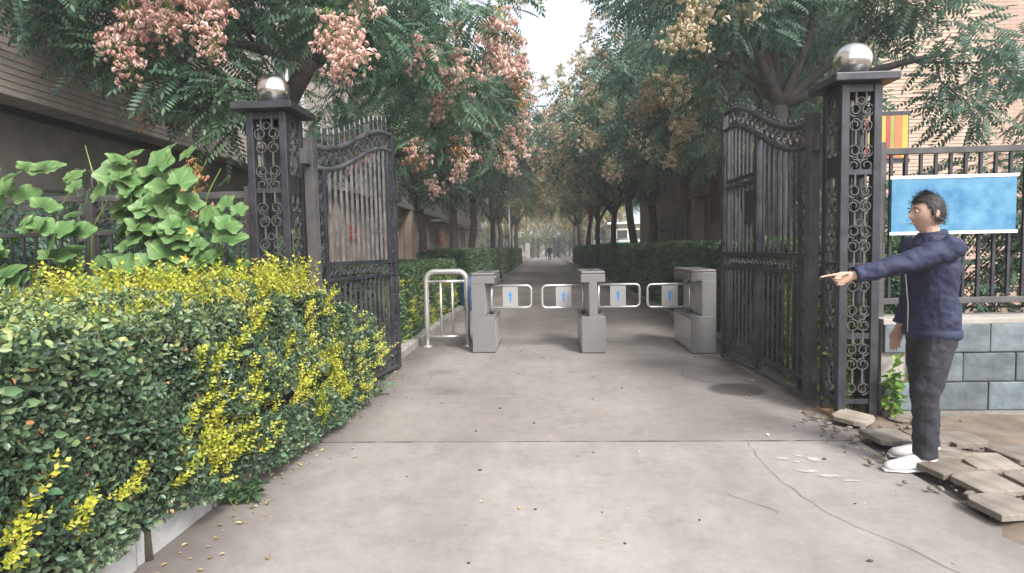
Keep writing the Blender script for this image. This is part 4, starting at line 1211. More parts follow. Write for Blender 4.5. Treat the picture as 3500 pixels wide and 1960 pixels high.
# ------------------------------------------------------------------ gate leaves
SG = [scroll_mesh('scroll_light', 0, m_iron_worn), scroll_mesh('scroll_light', 1, m_iron_worn)]
def spear_mesh(h):
    mb = MB()
    mb.tube([(0, 0, 0), (0, 0, h * .55), (0, 0, h * .62), (0, 0, h * .78), (0, 0, h)], [.007, .007, .015, .011, .001], 6)
    mb.tube([(-.035, 0, h * .30), (-.02, 0, h * .42), (0, 0, h * .36), (.02, 0, h * .42), (.035, 0, h * .30)], .004, 4)
    return mb.mesh('spear', m_iron_worn)
def gate(label, hinge, free, zh, zf, drop, wicket, m, mbar, spear_h, swap, mb_=None):
    hx, hy = hinge; fx, fy = free
    L = math.hypot(fx - hx, fy - hy); a = math.atan2(fy - hy, fx - hx)
    t = thing('gate_leaf', label, 'gate', (hx, hy, 0), a, 'open iron gate leaves')
    def zo(s):
        u = min(1, max(0, (s / L - .10) / .80)); return zh + (zf - zh) * u * u * (3 - 2 * u)
    zi = lambda s: zo(s) - drop
    s1, s2 = .24, L - .17
    def bar(name, s, w, z0, z1, mm=m, y=0, dd=None):
        dd = dd or w
        return box(name, s - w / 2, s + w / 2, y - dd / 2, y + dd / 2, z0, z1, mm, t, bev=.004 if w > .03 else 0)
    bar('hinge_stile', .04, .085, .05, zo(0) + .06, m_iron_dusty)
    bar('free_stile', L - .035, .065, .03, zo(L) + .015)
    n = 30
    MB().tube([(.085 + (L - .12) * k / n, 0, zo(.085 + (L - .12) * k / n)) for k in range(n + 1)], .027, 10).build('arch_rail', mbar, t, True)
    MB().tube([(.085 + (L - .12) * k / n, 0, zi(.085 + (L - .12) * k / n)) for k in range(n + 1)], .023, 10).build('inner_arch_rail', mbar, t, True)
    bar('inner_stile', s1, .04, .085, zi(s1) - .015); bar('inner_stile', s2, .04, .085, zi(s2) - .015)
    for z, h in ((1.275, .04), (1.13, .035), (.20, .04), (.045, .04)):
        box('rail', .085, L - .07, -.024, .024, z, z + h, m if z > .1 else m_iron_dusty, t, bev=.004)
    # bars
    nb = int((s2 - s1) / .108)
    sp = spear_mesh(spear_h)
    for k in range(1, nb):
        s = s1 + (s2 - s1) * k / nb
        zt = zi(s) - .012
        if wicket and wicket[0] < s < wicket[1]:
            bar('bar', s, .020, 1.318, wicket[2] - .05, mbar); bar('bar', s, .020, wicket[2] + .07, zt, mbar)
        else:
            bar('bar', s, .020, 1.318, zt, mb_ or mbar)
        bar('bar', s, .020, .243, 1.127, mbar)
    for k in range(0, nb + 1):
        s = s1 + (s2 - s1) * k / nb
        inst('spear', sp, t, (s, 0, zo(s) + .02))
        s = s + (s2 - s1) / nb * .5
    # scroll bands: beside both stiles, between the arches, at mid height and along the foot
    def sc(s, z, i, k):
        inst('scroll', SG[i % 2] if swap else SC[i % 2], t, (s, 0, z), (0, (PI if i % 4 > 1 else 0), 0), k)
    i = 0
    z = .32
    while z < zi(s1) - .08:
        if not 1.10 < z < 1.34: sc((.085 + s1 - .02) / 2, z, i, 1.25); i += 1
        z += .115
    z = .32
    while z < zi(s2) - .08:
        if not 1.10 < z < 1.34: sc((L - .07 + s2 + .02) / 2, z, i, .85); i += 1
        z += .085
    for k in range(int((s2 - s1) / .085)):
        sc(s1 + .05 + k * .085, 1.222, k, .95)
        sc(s1 + .05 + k * .085, .145, k + 1, .95)
    for k in range(int((L - .2) / .125)):
        s = .16 + k * .125
        sc(s, (zo(s) + zi(s)) / 2, k, 1.45)
    if wicket:
        w0, w1, wz = wicket
        box('wicket_stile', w0 - .03, w0 + .03, -.03, .03, .086, 1.127, m, t, bev=.004); box('wicket_stile', w0 - .03, w0 + .03, -.03, .03, 1.318, zi(w0) - .02, m, t, bev=.004)
        box('wicket_rail', w0 + .032, w1, -.028, .028, wz - .045, wz - .01, m, t, bev=.004); box('wicket_rail', w0 + .032, w1, -.028, .028, wz + .03, wz + .065, m, t, bev=.004)
        box('wicket_lock_plate', w0 + .04, w0 + .34, -.012, .012, 1.62, 1.98, m, t)
    return t, L
gL, LL = gate('left iron gate leaf swung open beside the golden hedge, spears along its arch', (-2.0, 5.02), (-1.73, 6.86), 2.34, 2.74, .185, None, m_iron, m_iron_worn, .17, True, m_iron_sheen)
gR, LR = gate('right iron gate leaf with a wicket door, swung open beside the long hedge', (2.285, 5.10), (2.19, 7.28), 2.42, 2.95, .195, (1.15, LR if False else 2.02, 2.09), m_iron, m_iron, .05, False)
for g_, side in ((gL, 1), (gR, -1)):
    for z in (.22, 2.16):
        box('hinge', -.09, .0, -.03, .03, z, z + .13, m_iron_dusty, g_, bev=.005)
# iron fence left of the left pillar
fe = thing('iron_fence', 'low iron fence section running left from the left gate pillar', 'fence', (-2.55, 5.12, 0))
for z, h in ((1.90, .06), (1.60, .04), (.95, .05), (.2, .05)):
    box('rail', -4.5, -.06, -.02, .02, z, z + h, m_iron_dusty, fe, bev=.004)
for x in (-.03, -1.5, -3.0, -4.5):
    box('post', x - .035, x + .035, -.035, .035, 0, 2.0, m_iron_dusty, fe, bev=.004)
box('red_strip', -.012, .016, -.06, -.037, 1.55, 2.02, m_redpaint, fe)
BAR = MB().box(-.011, .011, -.011, .011, 0, .60).mesh('bar', m_iron_worn); BAR2 = MB().box(-.011, .011, -.011, .011, 0, .69).mesh('bar', m_iron_worn)
for k in range(37):
    x = -.15 - k * .118
    if min(abs(x - q) for q in (-1.5, -3.0, -4.5)) < .05: continue
    inst('bar', BAR, fe, (x, 0, 1.0)); inst('bar', BAR2, fe, (x, 0, .255))
for k in range(44):
    x = -.12 - k * .10
    if min(abs(x - q) for q in (-1.5, -3.0, -4.5)) < .07: continue
    inst('scroll', SG[k % 2], fe, (x, 0, 1.77), (0, 0 if k % 4 < 2 else PI, 0), 1.15)
wl = thing('plinth_wall', 'low concrete plinth wall under the iron fence', 'wall', (-4.8, 5.12, 0))
box('wall', -2.3, 2.2, -.14, .14, 0, .195, m_ledge, wl)

# ------------------------------------------------------------------ gourd vine
def gourd_leaf(seed):
    g = random.Random(seed)
    n = 26
    V_ = [(0, .02, .0)]
    F_ = []
    for k in range(n):
        a = -PI / 2 + 2 * PI * (k + .5) / n
        lob = .66 + .09 * math.cos(5 * (a - PI / 2)) + g.uniform(-.05, .04)
        notch = 1 - .55 * max(0, math.cos(a + PI / 2)) ** 6
        r = lob * notch * .5
        x, y = r * math.cos(a) * 1.18, r * math.sin(a) + .18
        V_.append((x, y, .10 * abs(x) ** .8 - .28 * (x * x + (y - .1) ** 2) + g.uniform(-.012, .012)))
    for k in range(n):
        F_.append((0, 1 + k, 1 + (k + 1) % n))
    mb = MB(); mb.add(V_, F_)
    return mb.mesh('leaf', m_vine, True)
GL = [gourd_leaf(i) for i in range(4)]
vn = thing('gourd_vine', 'broad-leaved gourd vine climbing the iron fence behind the hedge', 'vine', (-2.9, 4.72, 0))
g = random.Random(81)
stems = []
for k in range(7):
    x0 = g.uniform(-2.6, .3)
    pts = [Vector((x0, .05, .3))]
    for j in range(8):
        pts.append(pts[-1] + Vector((g.uniform(-.12, .14), g.uniform(-.06, .05), g.uniform(.15, .30))))
    stems += pts
    MB().tube(pts, [.010 * (1 - .08 * j) for j in range(9)], 5).build('stem', m_weed, vn)
big = [(-.12, 2.22, .24), (.14, 2.16, .2), (-.2, 2.05, .2), (.35, 1.98, .16), (.1, 1.80, .22), (.38, 1.78, .18), (-.15, 1.78, .26), (.42, 1.60, .22), (.25, 1.66, .24), (-.25, 1.6, .24), (.42, 1.50, .30), (.02, 1.47, .26), (-.1, 1.38, .34), (.2, 1.36, .3), (.44, 1.24, .24), (-.32, 1.3, .3), (.3, 1.20, .22), (-.05, 1.24, .26), (.08, 1.95, .18), (.5, 1.72, .17), (-.35, 1.9, .22), (-.4, 2.2, .22)]
for x, z, s in big:
    inst('leaf', g.choice(GL), vn, (x, -.18 + g.uniform(-.08, .1), z), (R(g.uniform(35, 75)), g.uniform(-.5, .5), g.uniform(-.7, .7)), s * 1.2)
for k in range(190):
    x = g.uniform(-2.8, .1) if k % 3 else g.uniform(-.5, .28); z = 1.12 + 1.02 * g.random() ** 1.2 * (1 if x < .1 else .75)
    inst('leaf', g.choice(GL), vn, (x, -.15 + g.uniform(-.12, .14), z), (R(g.uniform(30, 80)), g.uniform(-.6, .6), g.uniform(-.9, .9)), g.uniform(.16, .36))
for x, z in ((.22, 1.59), (.16, 1.38)):
    mb = MB()
    for k in range(5):
        a = 2 * PI * k / 5
        mb.add([(0, 0, 0), (.02 * math.cos(a - .5), -.02, .02 * math.sin(a - .5)), (.045 * math.cos(a), -.035, .045 * math.sin(a)), (.02 * math.cos(a + .5), -.02, .02 * math.sin(a + .5))], [(0, 1, 2, 3)])
    o = mb.build('flower', m_ygflower, vn); o.location = (x, -.32, z)

# weeds round the right-hand pillar and through the right gate
def weed(label, x, y, h, n, seed, w=.25, ls=(.05, .1), m=None, z=0.0):
    g = np.random.default_rng(seed)
    t = thing('weed', label, 'weed', (x, y, z))
    st = MB(); P = []; F_ = []
    for k in range(n):
        a = g.uniform(0, 6.28); r = w * g.random()
        p0 = np.array([.3 * r * math.cos(a), .3 * r * math.sin(a), 0]); p1 = np.array([r * math.cos(a), r * math.sin(a), h * g.uniform(.5, 1)])
        mid = (p0 + p1) / 2 * np.array([.8, .8, 1.1])
        st.tube([p0, mid, p1], [.004, .003, .0015], 4)
        for j in range(10):
            u = g.uniform(.15, 1)
            P.append(p0 * (1 - u) ** 2 + 2 * mid * u * (1 - u) + p1 * u * u); F_.append(g.normal(size=3) * np.array([1, 1, .6]))
    st.build('stem', m_weed, t)
    P = np.array(P); F_ = np.array(F_)
    V, Fq = scatter(LT, LF, P, F_, np.tile([0, 0, 1.], (len(P), 1)) + g.normal(size=P.shape) * .4, g.uniform(*ls, len(P)))
    link(D.objects.new('foliage', npmesh('foliage', V, Fq, m or m_weed)), t)
    return t
weed('bright yellow-green weed growing up through the right gate bars', 2.42, 5.95, 1.55, 7, 91, .10, (.05, .10))
weed('low green weed at the foot of the right gate leaf', 2.42, 5.55, .65, 9, 92, .2)
weed('pale feathery weed between the right gate and its pillar', 2.34, 5.02, 1.05, 8, 93, .12, (.04, .08))
weed('weed tangled inside the right iron pillar', 2.46, 4.88, 1.25, 14, 94, .12, (.04, .08))
weed('weed beside the blue-grey stone wall', 2.72, 4.66, .55, 7, 95, .1, (.06, .11))
weed('leafy creeper inside the left iron pillar', -2.3, 5.1, 1.75, 16, 96, .14, (.04, .08), m_hgreen)
weed('small green sprig between the left pillar and the gate leaf', -2.04, 4.86, 1.62, 5, 97, .08, (.04, .07), m_hgreen)
weed('grassy weed under the near end of the left gate', -1.72, 5.6, .22, 8, 98, .25, (.05, .09), m_hgreen)
weed('dark weed at the hedge foot near the kerb gap', -1.72, 3.15, .16, 8, 99, .2, (.05, .09), m_hgreen)
weed('low weed at the kerb beside the wicket end of the gate', 2.5, 6.9, .8, 10, 100, .22, (.04, .08), m_hgreen)

# ------------------------------------------------------------------ right of the gate: stone wall, posts, blue board, striped banner
sw = thing('stone_wall', 'low blue-grey stone block wall right of the right gate pillar', 'wall', (2.665, 4.75, 0))
box('core', .01, 5.0, .03, .30, 0, .74, m_ledge, sw)
box('coping', 0, 5.0, -.01, .34, .743, .79, m_ledge, sw, bev=.006)
SBm = MB().box(.004, .396, -.008, .028, .004, .226).mesh('stone_block', m_bluestone)
for j in range(3):
    for i in range(12):
        o = inst('stone_block', SBm, sw, (i * .40 + (.2 if j % 2 else 0) + .01, rnd.uniform(-.008, .006), .055 + j * .232))
        bevel(o, .008)
o = box('foot_course', 0, 5.0, -.02, .027, 0, .055, m_kerb, sw)
fr = thing('iron_fence', 'iron fence section standing on the blue-grey stone wall', 'fence', (2.70, 4.92, .79))
for x in (.02, 1.3, 2.6, 3.9):
    box('post', x - .03, x + .03, -.03, .03, 0, 1.40, m_iron_dusty, fr, bev=.004)
for z in (.1, 1.30):
    box('rail', .05, 4.2, -.02, .02, z, z + .05, m_iron_dusty, fr, bev=.004)
B3 = MB().box(-.011, .011, -.011, .011, .152, 1.297).mesh('bar', m_iron)
for k in range(36):
    if min(abs(.10 + k * .115 - q) for q in (1.3, 2.6, 3.9)) > .05: inst('bar', B3, fr, (.10 + k * .115, 0, 0))
nb = thing('notice_board', 'bright blue notice board hanging on the fence beside the pillar', 'sign', (2.765, 4.86, 1.46))
box('panel', 0, .95, -.018, .018, 0, .44, m_board, nb, bev=.004)
box('board_rim', -.012, .962, -.022, -.0185, -.012, .012, m_white, nb); box('board_rim', -.012, .962, -.022, -.0185, .428, .452, m_white, nb)
MB().box(.1, .14, .02, .045, .1, .4).box(.8, .84, .02, .045, .1, .4).build('bracket', m_iron, nb)
bn = thing('striped_banner', 'yellow and red striped banner stretched above the blue board', 'banner', (2.74, 5.32, 2.12))
x = 0
for k in range(9):
    w = (.05, .035, .04, .06)[k % 4]
    box('stripe', x + .001, x + w - .001, -.008, .008, 0, .36, m_ban[k % 4], bn); x += w
box('rail', -.03, x + .03, .01, .03, .362, .40, m_iron, bn); box('rail', -.03, x + .03, .01, .03, -.04, -.002, m_iron, bn)
box('post', -.03, .0, .031, .06, -2.12, .4, m_iron, bn); box('post', x, x + .03, .031, .06, -2.12, .4, m_iron, bn)

# ------------------------------------------------------------------ turnstiles
def turnstile(label, x, y, left, right):
    """cabinet 0.31 wide, 1.0 long; left / right: where the column is cut away and a wing hangs"""
    t = thing('turnstile', label, 'turnstile', (x, y, 0), 0, 'steel swing turnstiles')
    w, L, z0, z1, z2, z3 = .315, 1.0, .49, .945, 1.052, 1.09
    c0 = .135 if (left and not right) else (.105 if left and right else 0)
    c1 = w - (.135 if (right and not left) else (.105 if left and right else 0))
    b = box('base_cabinet', 0, w, 0, L, .012, z0, m_cab, t, bev=.004)
    box('plinth', .012, w - .012, .012, L - .012, 0, .011, m_seam, t)
    box('column', c0, c1, 0, L, z0 + .001, z1 - .001, m_cab, t, bev=.003)
    box('head_housing', 0, w, 0, L, z1, z2, m_cab, t, bev=.004)
    box('lid_seam', .004, w - .004, .004, L - .004, z2 + .0005, z2 + .0035, m_seam, t)
    lid = box('lid', 0, w, 0, L, z2 + .004, z3, m_cab, t); bevel(lid, .014, 3)
    for yy, ll in ((.16, .16), (.50, .11), (.80, .14)):
        box('reader_window', w / 2 - ll / 2 + .01, w / 2 + ll / 2 + .01, yy, yy + .085, z3 + .0005, z3 + .0025, m_black, t)
    for sx, cut in ((0, left), (1, right)):
        if not cut: continue
        xs = w + .0005 if sx else -.0035
        # side door of the base, with its seams and screws, and the polished inner face of the column
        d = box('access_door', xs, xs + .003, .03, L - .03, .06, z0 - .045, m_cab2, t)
        for yy in (.055, L - .055):
            for zz in (z0 - .022, .035):
                s = MB().tube([(xs, yy, zz), (xs + .0045 if sx else xs - .001, yy, zz)], .006, 8).build('screw', m_tube, d)
        cx = c1 + .0005 if sx else c0 - .0025
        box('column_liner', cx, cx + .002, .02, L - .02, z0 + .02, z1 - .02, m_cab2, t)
        ky = .12
        kx = w if sx else 0
        MB().tube([(kx, ky, z2 - .03), (kx + (.012 if sx else -.012), ky, z2 - .03)], .012, 12).build('lock', m_tube, t, True)
        MB().box(min(kx, kx + (.006 if sx else -.006)), max(kx, kx + (.006 if sx else -.006)), .35, .75, .984, .992).build('status_slot', m_seam, t)
        # the swing wing
        px = (c1 + .055) if sx else (c0 - .055)
        dr = 1 if sx else -1
        wg = thing('wing', None, None, (px, .42, 0)); wg.parent = t
        mb = MB(); mb.tube([(0, 0, z0 + .01), (0, 0, z1 - .004)], .018, 14)
        Lw, za, zb, rc = .565, .575, .885, .062
        pts = [(dr * .015, 0, zb)]
        def arc(cx_, cz_, a0, a1):
            for k in range(7):
                a = R(a0 + (a1 - a0) * k / 6); pts.append((dr * (cx_ + rc * math.cos(a)), 0, cz_ + rc * math.sin(a)))
        arc(Lw - rc, zb - rc, 90, 0); arc(Lw - rc, za + rc, 0, -90)
        pts.append((dr * .015, 0, za))
        mb.tube(pts, .0165, 12)
        mb.build('wing_tube', m_tube, wg, True)
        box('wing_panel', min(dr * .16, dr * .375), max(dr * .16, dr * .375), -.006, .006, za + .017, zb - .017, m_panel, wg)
        xc = dr * .268
        ar = MB()
        zc = (za + zb) / 2
        ar.box(xc - .011, xc + .011, -.0085, -.0065, zc - .075, zc + .012)
        ar.add([(xc - .026, -.0085, zc + .0125), (xc + .026, -.0085, zc + .0125), (xc, -.0085, zc + .08), (xc - .026, -.0065, zc + .0125), (xc + .026, -.0065, zc + .0125), (xc, -.0065, zc + .08)], [(0, 1, 2), (5, 4, 3), (0, 3, 4, 1), (1, 4, 5, 2), (2, 5, 3, 0)])
        ar.build('arrow', m_arrow, wg)
        MB().cyl((0, 0), .029, z0 + .001, z0 + .045, 16).cyl((0, 0), .024, z1 - .025, z1 - .001, 16).build('collar', m_black, wg, True)
    return t
turnstile('left steel turnstile beside the tubular railing, one wing to its right', -.972, 7.88, False, True)
turnstile('middle steel turnstile with a wing on either side', .497, 7.76, True, True)
turnstile('right steel turnstile nearest the wicket gate, one wing to its left', 1.897, 7.64, True, False)

# steel railing
rl = thing('steel_railing', 'tubular steel railing with rounded top corners left of the turnstiles', 'railing', (-1.40, 8.42, 0))
hw, zt, rc = .295, 1.10, .13
pts = [(-hw, 0, .012), (-hw, 0, .5)]
pts += [(-hw + rc - rc * math.cos(R(90 * k / 8)), 0, zt - rc + rc * math.sin(R(90 * k / 8))) for k in range(9)]
pts += [(hw - rc + rc * math.sin(R(90 * k / 8)), 0, zt - rc + rc * math.cos(R(90 * k / 8))) for k in range(9)]
pts += [(hw, 0, .5), (hw, 0, .012)]
MB().tube(pts, .038, 16).build('hoop', m_tube, rl, True)
for z in (.955, .155):
    MB().tube([(-hw + .03, 0, z), (hw - .03, 0, z)], .022, 12).build('cross_rail', m_tube, rl, True)
for x in (-.085, .085):
    MB().tube([(x, 0, .172), (x, 0, .938)], .017, 12).build('baluster', m_tube, rl, True)
for x in (-hw, hw):
    MB().tube([(x, 0, 0), (x, 0, .026), (x, 0, .034)], [.072, .072, .052], 24).build('flange', m_tube, rl, True)

# blue barrel behind the railing
bb = thing('blue_barrel', 'blue plastic barrel at the hedge behind the steel railing', 'barrel', (-1.72, 13.75, 0))
MB().tube([(0, 0, 0), (0, 0, .03), (0, 0, .22), (0, 0, .25), (0, 0, .28), (0, 0, .50), (0, 0, .53), (0, 0, .56), (0, 0, .74), (0, 0, .78)], [.19, .215, .225, .237, .225, .225, .237, .225, .215, .19], 24).build('drum', m_bin, bb, True)
MB().tube([(0, 0, .775), (0, 0, .80)], [.20, .195], 24).build('lid', m_bin, bb, True)
MB().cyl((.1, 0), .03, .80, .825, 12).build('bung', m_white, bb, True)

# ------------------------------------------------------------------ people
def remeshed(name, mb, mat, parent, vox, smooth=4, disp=0.0):
    o = link(D.objects.new(name + '_raw', mb.mesh(name + '_raw', mat)))
    m = o.modifiers.new('remesh', 'REMESH'); m.mode = 'VOXEL'; m.voxel_size = vox; m.use_smooth_shade = True
    s = o.modifiers.new('smooth', 'SMOOTH'); s.iterations = smooth; s.factor = .5
    if disp:
        tx = D.textures.new(name + '_folds', 'CLOUDS'); tx.noise_scale = .07; tx.noise_depth = 3
        d = o.modifiers.new('folds', 'DISPLACE'); d.texture = tx; d.strength = disp; d.mid_level = .5; d.texture_coords = 'LOCAL'
    dg = bpy.context.evaluated_depsgraph_get()
    me = D.meshes.new_from_object(o.evaluated_get(dg))
    me.name = name
    old = o.data
    D.objects.remove(o); D.meshes.remove(old)
    me.materials.clear(); me.materials.append(mat)
    me.polygons.foreach_set('use_smooth', [True] * len(me.polygons))
    return link(D.objects.new(name, me), parent)

def head_mesh(mb, c, s=1.0, infl=0.0, part='head'):
    """a head facing -Y: skull, jaw, brow, nose, mouth"""
    seg, rings = 36, 28
    vs = []
    for i in range(rings + 1):
        th = PI * i / rings
        for k in range(seg):
            a = 2 * PI * k / seg
            x, y, z = math.sin(th) * math.cos(a), math.sin(th) * math.sin(a), -math.cos(th)
            wx, wy, wz = .076, .096, .118
            if z < 0: wx *= 1 - .30 * (-z) ** 1.5; wy *= 1 - .12 * (-z)
            px, py, pz = x * wx, y * wy, z * wz
            if y < 0:
                f = math.exp(-((px / .055) ** 2))
                py += .010 * f * (-y) * (1 if abs(z) < .8 else .3)            # flatter face
                nz = math.exp(-((px / .011) ** 2)) * (math.exp(-(((pz + .012) / .022) ** 2)) * .022 + math.exp(-(((pz + .026) / .011) ** 2)) * .012)
                py -= nz
                py += .011 * (math.exp(-(((abs(px) - .031) / .014) ** 2)) * math.exp(-(((pz - .012) / .012) ** 2)))
                py -= .006 * math.exp(-(((pz - .034) / .010) ** 2)) * math.exp(-((px / .05) ** 2))
                py -= .008 * math.exp(-(((pz + .062) / .012) ** 2)) * math.exp(-((px / .022) ** 2))
                py -= .012 * math.exp(-(((pz + .100) / .018) ** 2)) * math.exp(-((px / .025) ** 2))
            n = Vector((x, y, z))
            vs.append((c[0] + s * (px + n.x * infl), c[1] + s * (py + n.y * infl), c[2] + s * (pz + n.z * infl)))
    if part == 'head':
        fs = [(i * seg + k, i * seg + (k + 1) % seg, (i + 1) * seg + (k + 1) % seg, (i + 1) * seg + k) for i in range(rings) for k in range(seg)]
    else:                                                   # hair: crown, back and sides above the ear
        def hairy(i, k):
            th = PI * (i + .5) / rings; a = 2 * PI * (k + .5) / seg
            z = -math.cos(th); y = math.sin(a) * math.sin(th)
            lim = .52 if y < -.45 else (.52 - (y + .45) * 1.6 if y < .1 else -.45)
            return z > max(-.45, lim)
        fs = [(i * seg + k, i * seg + (k + 1) % seg, (i + 1) * seg + (k + 1) % seg, (i + 1) * seg + k) for i in range(rings) for k in range(seg) if hairy(i, k)]
    mb.add(vs, fs)
    if part == 'head':
        for sx in (-1, 1):
            mb.ball((c[0] + s * sx * .078, c[1] + s * .012, c[2] - s * .005), .026 * s, 10, 8, (.35, .7, 1.15))

def finger(mb, p, dirs, lens, r):
    pts = [Vector(p)]
    for d, l in zip(dirs, lens): pts.append(pts[-1] + Vector(d).normalized() * l)
    rr = [r * (1 - .10 * i) for i in range(len(pts))]
    mb.tube(pts, rr, 8)
    for q, w in zip(pts[1:], rr[1:]): mb.ball(q, w * 1.0, 8, 6)
    return pts

def person(label, loc, rz, J, vox, fine=True, group=None, jacket=m_navy):
    t = thing('person', label, 'person', loc, rz, group)
    b = MB()
    hp, ch, nk, hd = J['hip'], J['chest'], J['neck'], J['head']
    b.tube([hp, (hp[0] * .5 + ch[0] * .5, hp[1] * .5 + ch[1] * .5, (hp[2] + ch[2]) / 2), ch, nk], [(.10, .15), (.095, .135), (.105, .16), (.05, .06)], 14, flat=(0, 1, 0))
    b.tube([nk, (hd[0], hd[1] + .012, hd[2] - .08)], [.056, .052], 12)
    head_mesh(b, hd)
    jk = MB(); tr = MB()
    jk.tube([(hp[0], hp[1], hp[2] - .08), (hp[0], hp[1], hp[2] + .05), (hp[0] * .5 + ch[0] * .5, hp[1] * .5 + ch[1] * .5 - .005, (hp[2] + ch[2]) / 2), ch, (ch[0] * .5 + nk[0] * .5, (ch[1] + nk[1]) / 2 + .005, (ch[2] + nk[2]) / 2 + .02), (nk[0], nk[1] + .01, nk[2] + .015)],
            [(.135, .185), (.13, .18), (.128, .172), (.138, .195), (.115, .165), (.075, .085)], 18, flat=(0, 1, 0))
    tr.tube([(hp[0], hp[1], hp[2] - .14), hp], [(.12, .165), (.118, .165)], 14, flat=(0, 1, 0))
    for sd in ('L', 'R'):
        a = J['arm' + sd]
        b.tube(a, [.048, .040, .027], 12)
        jk.tube([Vector(a[0]).lerp(Vector(ch), .35), a[0], Vector(a[0]).lerp(Vector(a[1]), .5), a[1], Vector(a[1]).lerp(Vector(a[2]), .5), Vector(a[1]).lerp(Vector(a[2]), .93)], [.080, .074, .067, .061, .055, .047], 14)
        jk.ball(a[0], .073, 14, 10); jk.ball(a[1], .062, 12, 8)
        l = J['leg' + sd]
        b.tube(l[:3], [.08, .055, .04], 12)
        tr.tube([l[0], Vector(l[0]).lerp(Vector(l[1]), .5), l[1], Vector(l[1]).lerp(Vector(l[2]), .5), Vector(l[1]).lerp(Vector(l[2]), .98)], [.098, .088, .073, .070, .066], 14)
        tr.ball(l[1], .073, 12, 8)
        an, toe = Vector(l[2]), Vector(l[3])
        b.tube([an, (an.x, an.y, .05)], [.04, .04], 10)
        s = MB()
        heel = Vector((an.x, an.y, 0)) - (toe - Vector((an.x, an.y, 0))).normalized() * .07
        u = toe - heel
        side_ = Vector((0, 0, 1))
        s.tube([heel + side_ * .035, heel + u * .12 + side_ * .052, heel + u * .40 + side_ * .055, heel + u * .68 + side_ * .040, heel + u * .9 + side_ * .032, toe + side_ * .026],
               [(.030, .030), (.050, .040), (.052, .043), (.038, .050), (.030, .044), (.016, .026)], 14, flat=(0, 0, 1))
        so = s.build('shoe', J.get('shoe_mat', m_shoe), t, True)
        if fine:
            ss = MB(); ss.tube([heel + side_ * .012 - u * .02, heel + u * .4 + side_ * .012, heel + u * .7 + side_ * .012, toe + u * .03 + side_ * .012], [(.012, .040), (.012, .043), (.012, .051), (.012, .028)], 12, flat=(0, 0, 1)); ss.build('sole', m_white, so, True)
        # hand
        w = Vector(a[2]); fd = (w - Vector(a[1])).normalized()
        if J.get('point') == sd and fine:
            upv = Vector((0, 0, 1)); upv = (upv - fd * upv.dot(fd)).normalized(); inw = fd.cross(upv)          # inw: towards the palm side or away
            pc = w + fd * .055
            b.tube([w - fd * .01, w + fd * .03, w + fd * .06, w + fd * .088], [(.024, .020), (.034, .017), (.041, .016), (.039, .014)], 12, flat=upv)
            k = w + fd * .085
            inn = -inw if J.get('palm', 1) > 0 else inw
            finger(b, k + upv * .030, [fd + upv * .10, fd + upv * .06 + inn * .05, fd + inn * .12], [.044, .026, .022], .0088)
            finger(b, k + upv * .010, [fd * 1.0 + inn * .75 - upv * .05, inn * 1.0 - fd * .35, -fd * 1.0 + inn * .2], [.042, .028, .020], .0088)
            finger(b, k - upv * .010, [fd * .85 + inn * .85 - upv * .08, inn * .9 - fd * .5, -fd], [.038, .026, .019], .0083)
            finger(b, k - upv * .028, [fd * .75 + inn * .85 - upv * .12, inn * .8 - fd * .6, -fd], [.031, .021, .016], .0074)
            finger(b, w + fd * .028 + upv * .022 + inn * .012, [fd * .8 + upv * .25 + inn * .9, fd * 1.0 - upv * .25 + inn * .25, fd - upv * .5], [.036, .030, .024], .0098)
        else:
            inn = Vector((-1 if a[0][0] > 0 else 1, 0, 0))
            fr_ = Vector((0, -1, 0))
            b.tube([w - fd * .01, w + fd * .03, w + fd * .065, w + fd * .09], [(.024, .019), (.036, .017), (.041, .016), (.038, .014)], 12, flat=fr_)
            k = w + fd * .088
            for i_, (o_, ln) in enumerate(((.029, 1.0), (.010, 1.1), (-.010, 1.03), (-.028, .82))):
                finger(b, k + fr_ * o_, [fd + inn * .15, fd + inn * .45, fd * .7 + inn * .7], [.040 * ln, .026 * ln, .020 * ln], .0083)
            finger(b, w + fd * .03 + fr_ * .028, [fd * .8 + fr_ * .6 + inn * .3, fd + fr_ * .1 + inn * .2], [.038, .030], .0095)
    remeshed('body', b, m_skin, t, vox, 3)
    remeshed('jacket', jk, jacket, t, vox * 1.6, 3, .030 if fine else 0)
    remeshed('trousers', tr, m_trouser, t, vox * 1.6, 3, .026 if fine else 0)
    h = MB(); head_mesh(h, hd, 1.0, .009, 'hair'); ho = h.build('hair', m_hair, t, True)
    so = ho.modifiers.new('thick', 'SOLIDIFY'); so.thickness = .010; so.offset = -1
    if fine:
        # short strands of hair over the cap
        hv = np.array(h.v, dtype=float); used = sorted({q for f_ in h.f for q in f_})
        gg = np.random.default_rng(5)
        base = hv[gg.choice(used, 2600)] + gg.normal(size=(2600, 3)) * .006
        out_ = norm(base - np.array(hd)); dn = np.array([0, .35, -1.0])
        sd_ = norm(out_ * .22 + dn * (1.0 - np.abs(out_[:, 2:3]) * .6) + gg.normal(size=(2600, 3)) * .28 + np.where(out_[:, 2:3] > .6, np.array([[0, -.8, .3]]), 0))
        TS = np.array([[-.5, 0, 0], [.5, 0, 0], [.25, .6, .04], [0, 1, 0], [-.25, .6, .04]]) * np.array([.14, 1, 1])
        FS = np.array([[0, 1, 2], [0, 2, 4], [4, 2, 3]])
        V_h, F_h = scatter(TS, FS, base + out_ * .002, sd_, out_, gg.uniform(.012, .026, 2600))
        link(D.objects.new('hair_strands', npmesh('hair_strands', V_h, F_h, m_hair)), ho)['kind'] = 'stuff'
